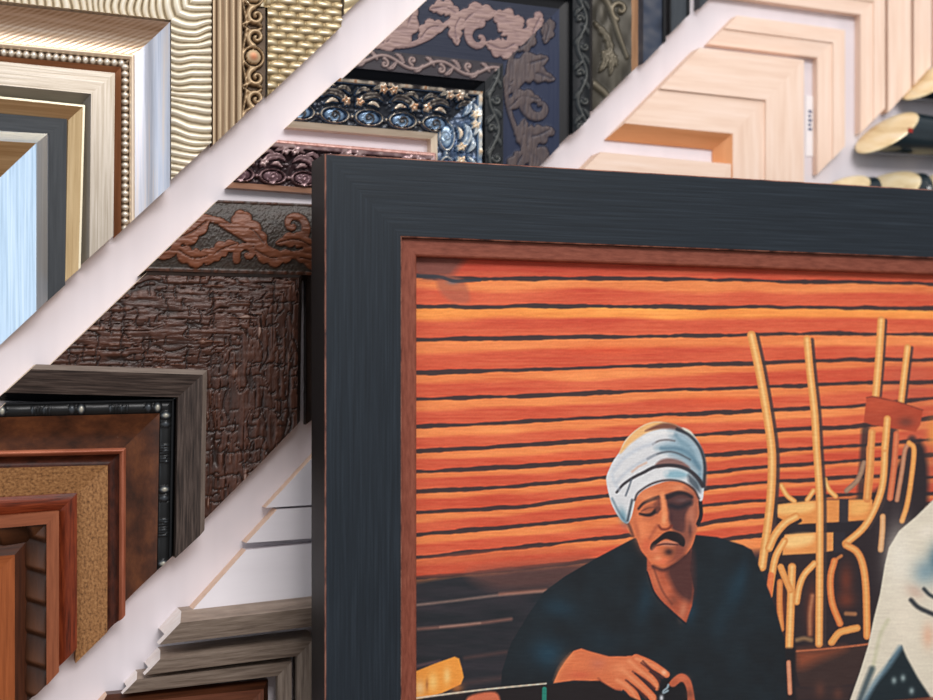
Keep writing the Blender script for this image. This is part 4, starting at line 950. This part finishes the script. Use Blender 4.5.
# canvas
WC = LF - 0.011
cx0, cx1, cz0, cz1 = ax + RW + 0.002, rx - RW - 0.002, lz + RW + 0.002, az - RW - 0.002
st = 0.00085
nx, nz = int((cx1 - cx0) / st), int((cz1 - cz0) / st)
xs = np.linspace(cx0, cx1, nx); zs = np.linspace(cz0, cz1, nz)
XX, ZZ = np.meshgrid(xs, zs)
u, v = proj(XX, ZZ, WC)
fx = np.clip((u - X0) * SS - .5, 0, NX - 1.001); fy = np.clip((v - Y0) * SS - .5, 0, NY - 1.001)
ix = fx.astype(int); iy = fy.astype(int); wx = (fx - ix)[..., None]; wy = (fy - iy)[..., None]
colr = (img[iy, ix] * (1 - wx) + img[iy, ix + 1] * wx) * (1 - wy) + (img[iy + 1, ix] * (1 - wx) + img[iy + 1, ix + 1] * wx) * wy
cs = colr / 255.0
cl = np.where(cs <= 0.04045, cs / 12.92, ((cs + 0.055) / 1.055) ** 2.4)
rgba = np.ones((nz * nx, 4), np.float32); rgba[:, :3] = cl.reshape(-1, 3)
me = bpy.data.meshes.new('canvas')
co = np.stack([XX - ox, np.full(XX.shape, -(WC - WB)), ZZ - oz], -1).reshape(-1, 3)
idx = np.arange(nx * nz).reshape(nz, nx)
quads = np.stack([idx[:-1, :-1], idx[:-1, 1:], idx[1:, 1:], idx[1:, :-1]], -1).reshape(-1, 4)
# add the back of the panel
extra = np.array([[cx0 - ox, -0.014, cz0 - oz], [cx1 - ox, -0.014, cz0 - oz], [cx1 - ox, -0.014, cz1 - oz], [cx0 - ox, -0.014, cz1 - oz]])
n0 = nx * nz
faces = [tuple(f) for f in quads.tolist()]
c00, c10, c11, c01 = idx[0, 0], idx[0, -1], idx[-1, -1], idx[-1, 0]
faces += [(n0 + 3, n0 + 2, n0 + 1, n0)]
me.from_pydata(np.vstack([co, extra]).tolist(), [], faces)
at = me.color_attributes.new('pigment', 'FLOAT_COLOR', 'POINT')
at.data.foreach_set('color', np.vstack([rgba, np.tile([[.5, .45, .4, 1]], (4, 1))]).astype(np.float32).ravel())
m, nt, b = nodes('oil paint on canvas')
an = nt.nodes.new('ShaderNodeAttribute'); an.attribute_name = 'pigment'
nt.links.new(an.outputs['Color'], b.inputs['Base Color']); b.inputs['Roughness'].default_value = 0.6; b.inputs['Specular IOR Level'].default_value = 0.25
me.materials.append(m); me.update()
link(bpy.data.objects.new('canvas', me), root)

# ------------------------------------------------------------------ setting
def structure(o): o['kind'] = 'structure'; return o
wallm = mat('white display board', [(222, 215, 220), (228, 221, 226)], 0.42, 0, (40, 1.5), 2, bump=0.0)
floorm = mat('brown wood floor', [(104, 76, 56), (140, 106, 80)], 0.4, 0, (2, 30), bump=0.05)
structure(box_mesh('wall_back', -2.5, 4.0, 0.0, 0.1, 0, 3.0, wallm))
structure(box_mesh('floor', -2.5, 4.0, -4.0, 0.1, -0.1, 0.0, floorm))

# ------------------------------------------------------------------ light
w = bpy.data.worlds.new('World'); SC.world = w; w.use_nodes = True
w.node_tree.nodes['Background'].inputs[0].default_value = (0.98, 0.98, 1.0, 1); w.node_tree.nodes['Background'].inputs[1].default_value = 0.47
def area(name, loc, target, sx, sy, power, color):
    l = bpy.data.lights.new(name, 'AREA'); l.shape = 'RECTANGLE'; l.size = sx; l.size_y = sy; l.energy = power; l.color = color
    o = bpy.data.objects.new(name, l); link(o); o.location = loc
    o.rotation_euler = (Vector(target) - Vector(loc)).to_track_quat('-Z', 'Y').to_euler(); return o
area('window_light', (-2.1, -1.7, 1.9), (0.2, 0, 1.5), 1.2, 1.6, 9, (0.80, 0.90, 1.0))
area('shop_light', (0.8, -3.2, 3.4), (0.5, 0, 1.5), 2.0, 1.0, 82, (1.0, 0.965, 0.95))
area('ceiling_light', (0.2, -0.9, 3.3), (0.4, 0, 1.4), 1.8, 0.5, 7, (1.0, 0.96, 0.92))

# ------------------------------------------------------------------ camera
cam = bpy.data.cameras.new('camera'); co_ = bpy.data.objects.new('camera', cam); link(co_)
cam.sensor_width = 36; cam.lens = 36 * FPX / 933
cam.shift_y = (HY - 350) / 933.0
co_.location = (0, -DW, CZ); co_.rotation_euler = (math.pi / 2, 0, -TH)
cam.dof.use_dof = True; cam.dof.focus_distance = 1.41; cam.dof.aperture_fstop = 2.9
cam.clip_start = 0.05
SC.camera = co_
SC.view_settings.view_transform = 'Standard'; SC.view_settings.look = 'None'; SC.view_settings.gamma = 1
SC.view_settings.use_curve_mapping = False; SC.view_settings.exposure = 0.09
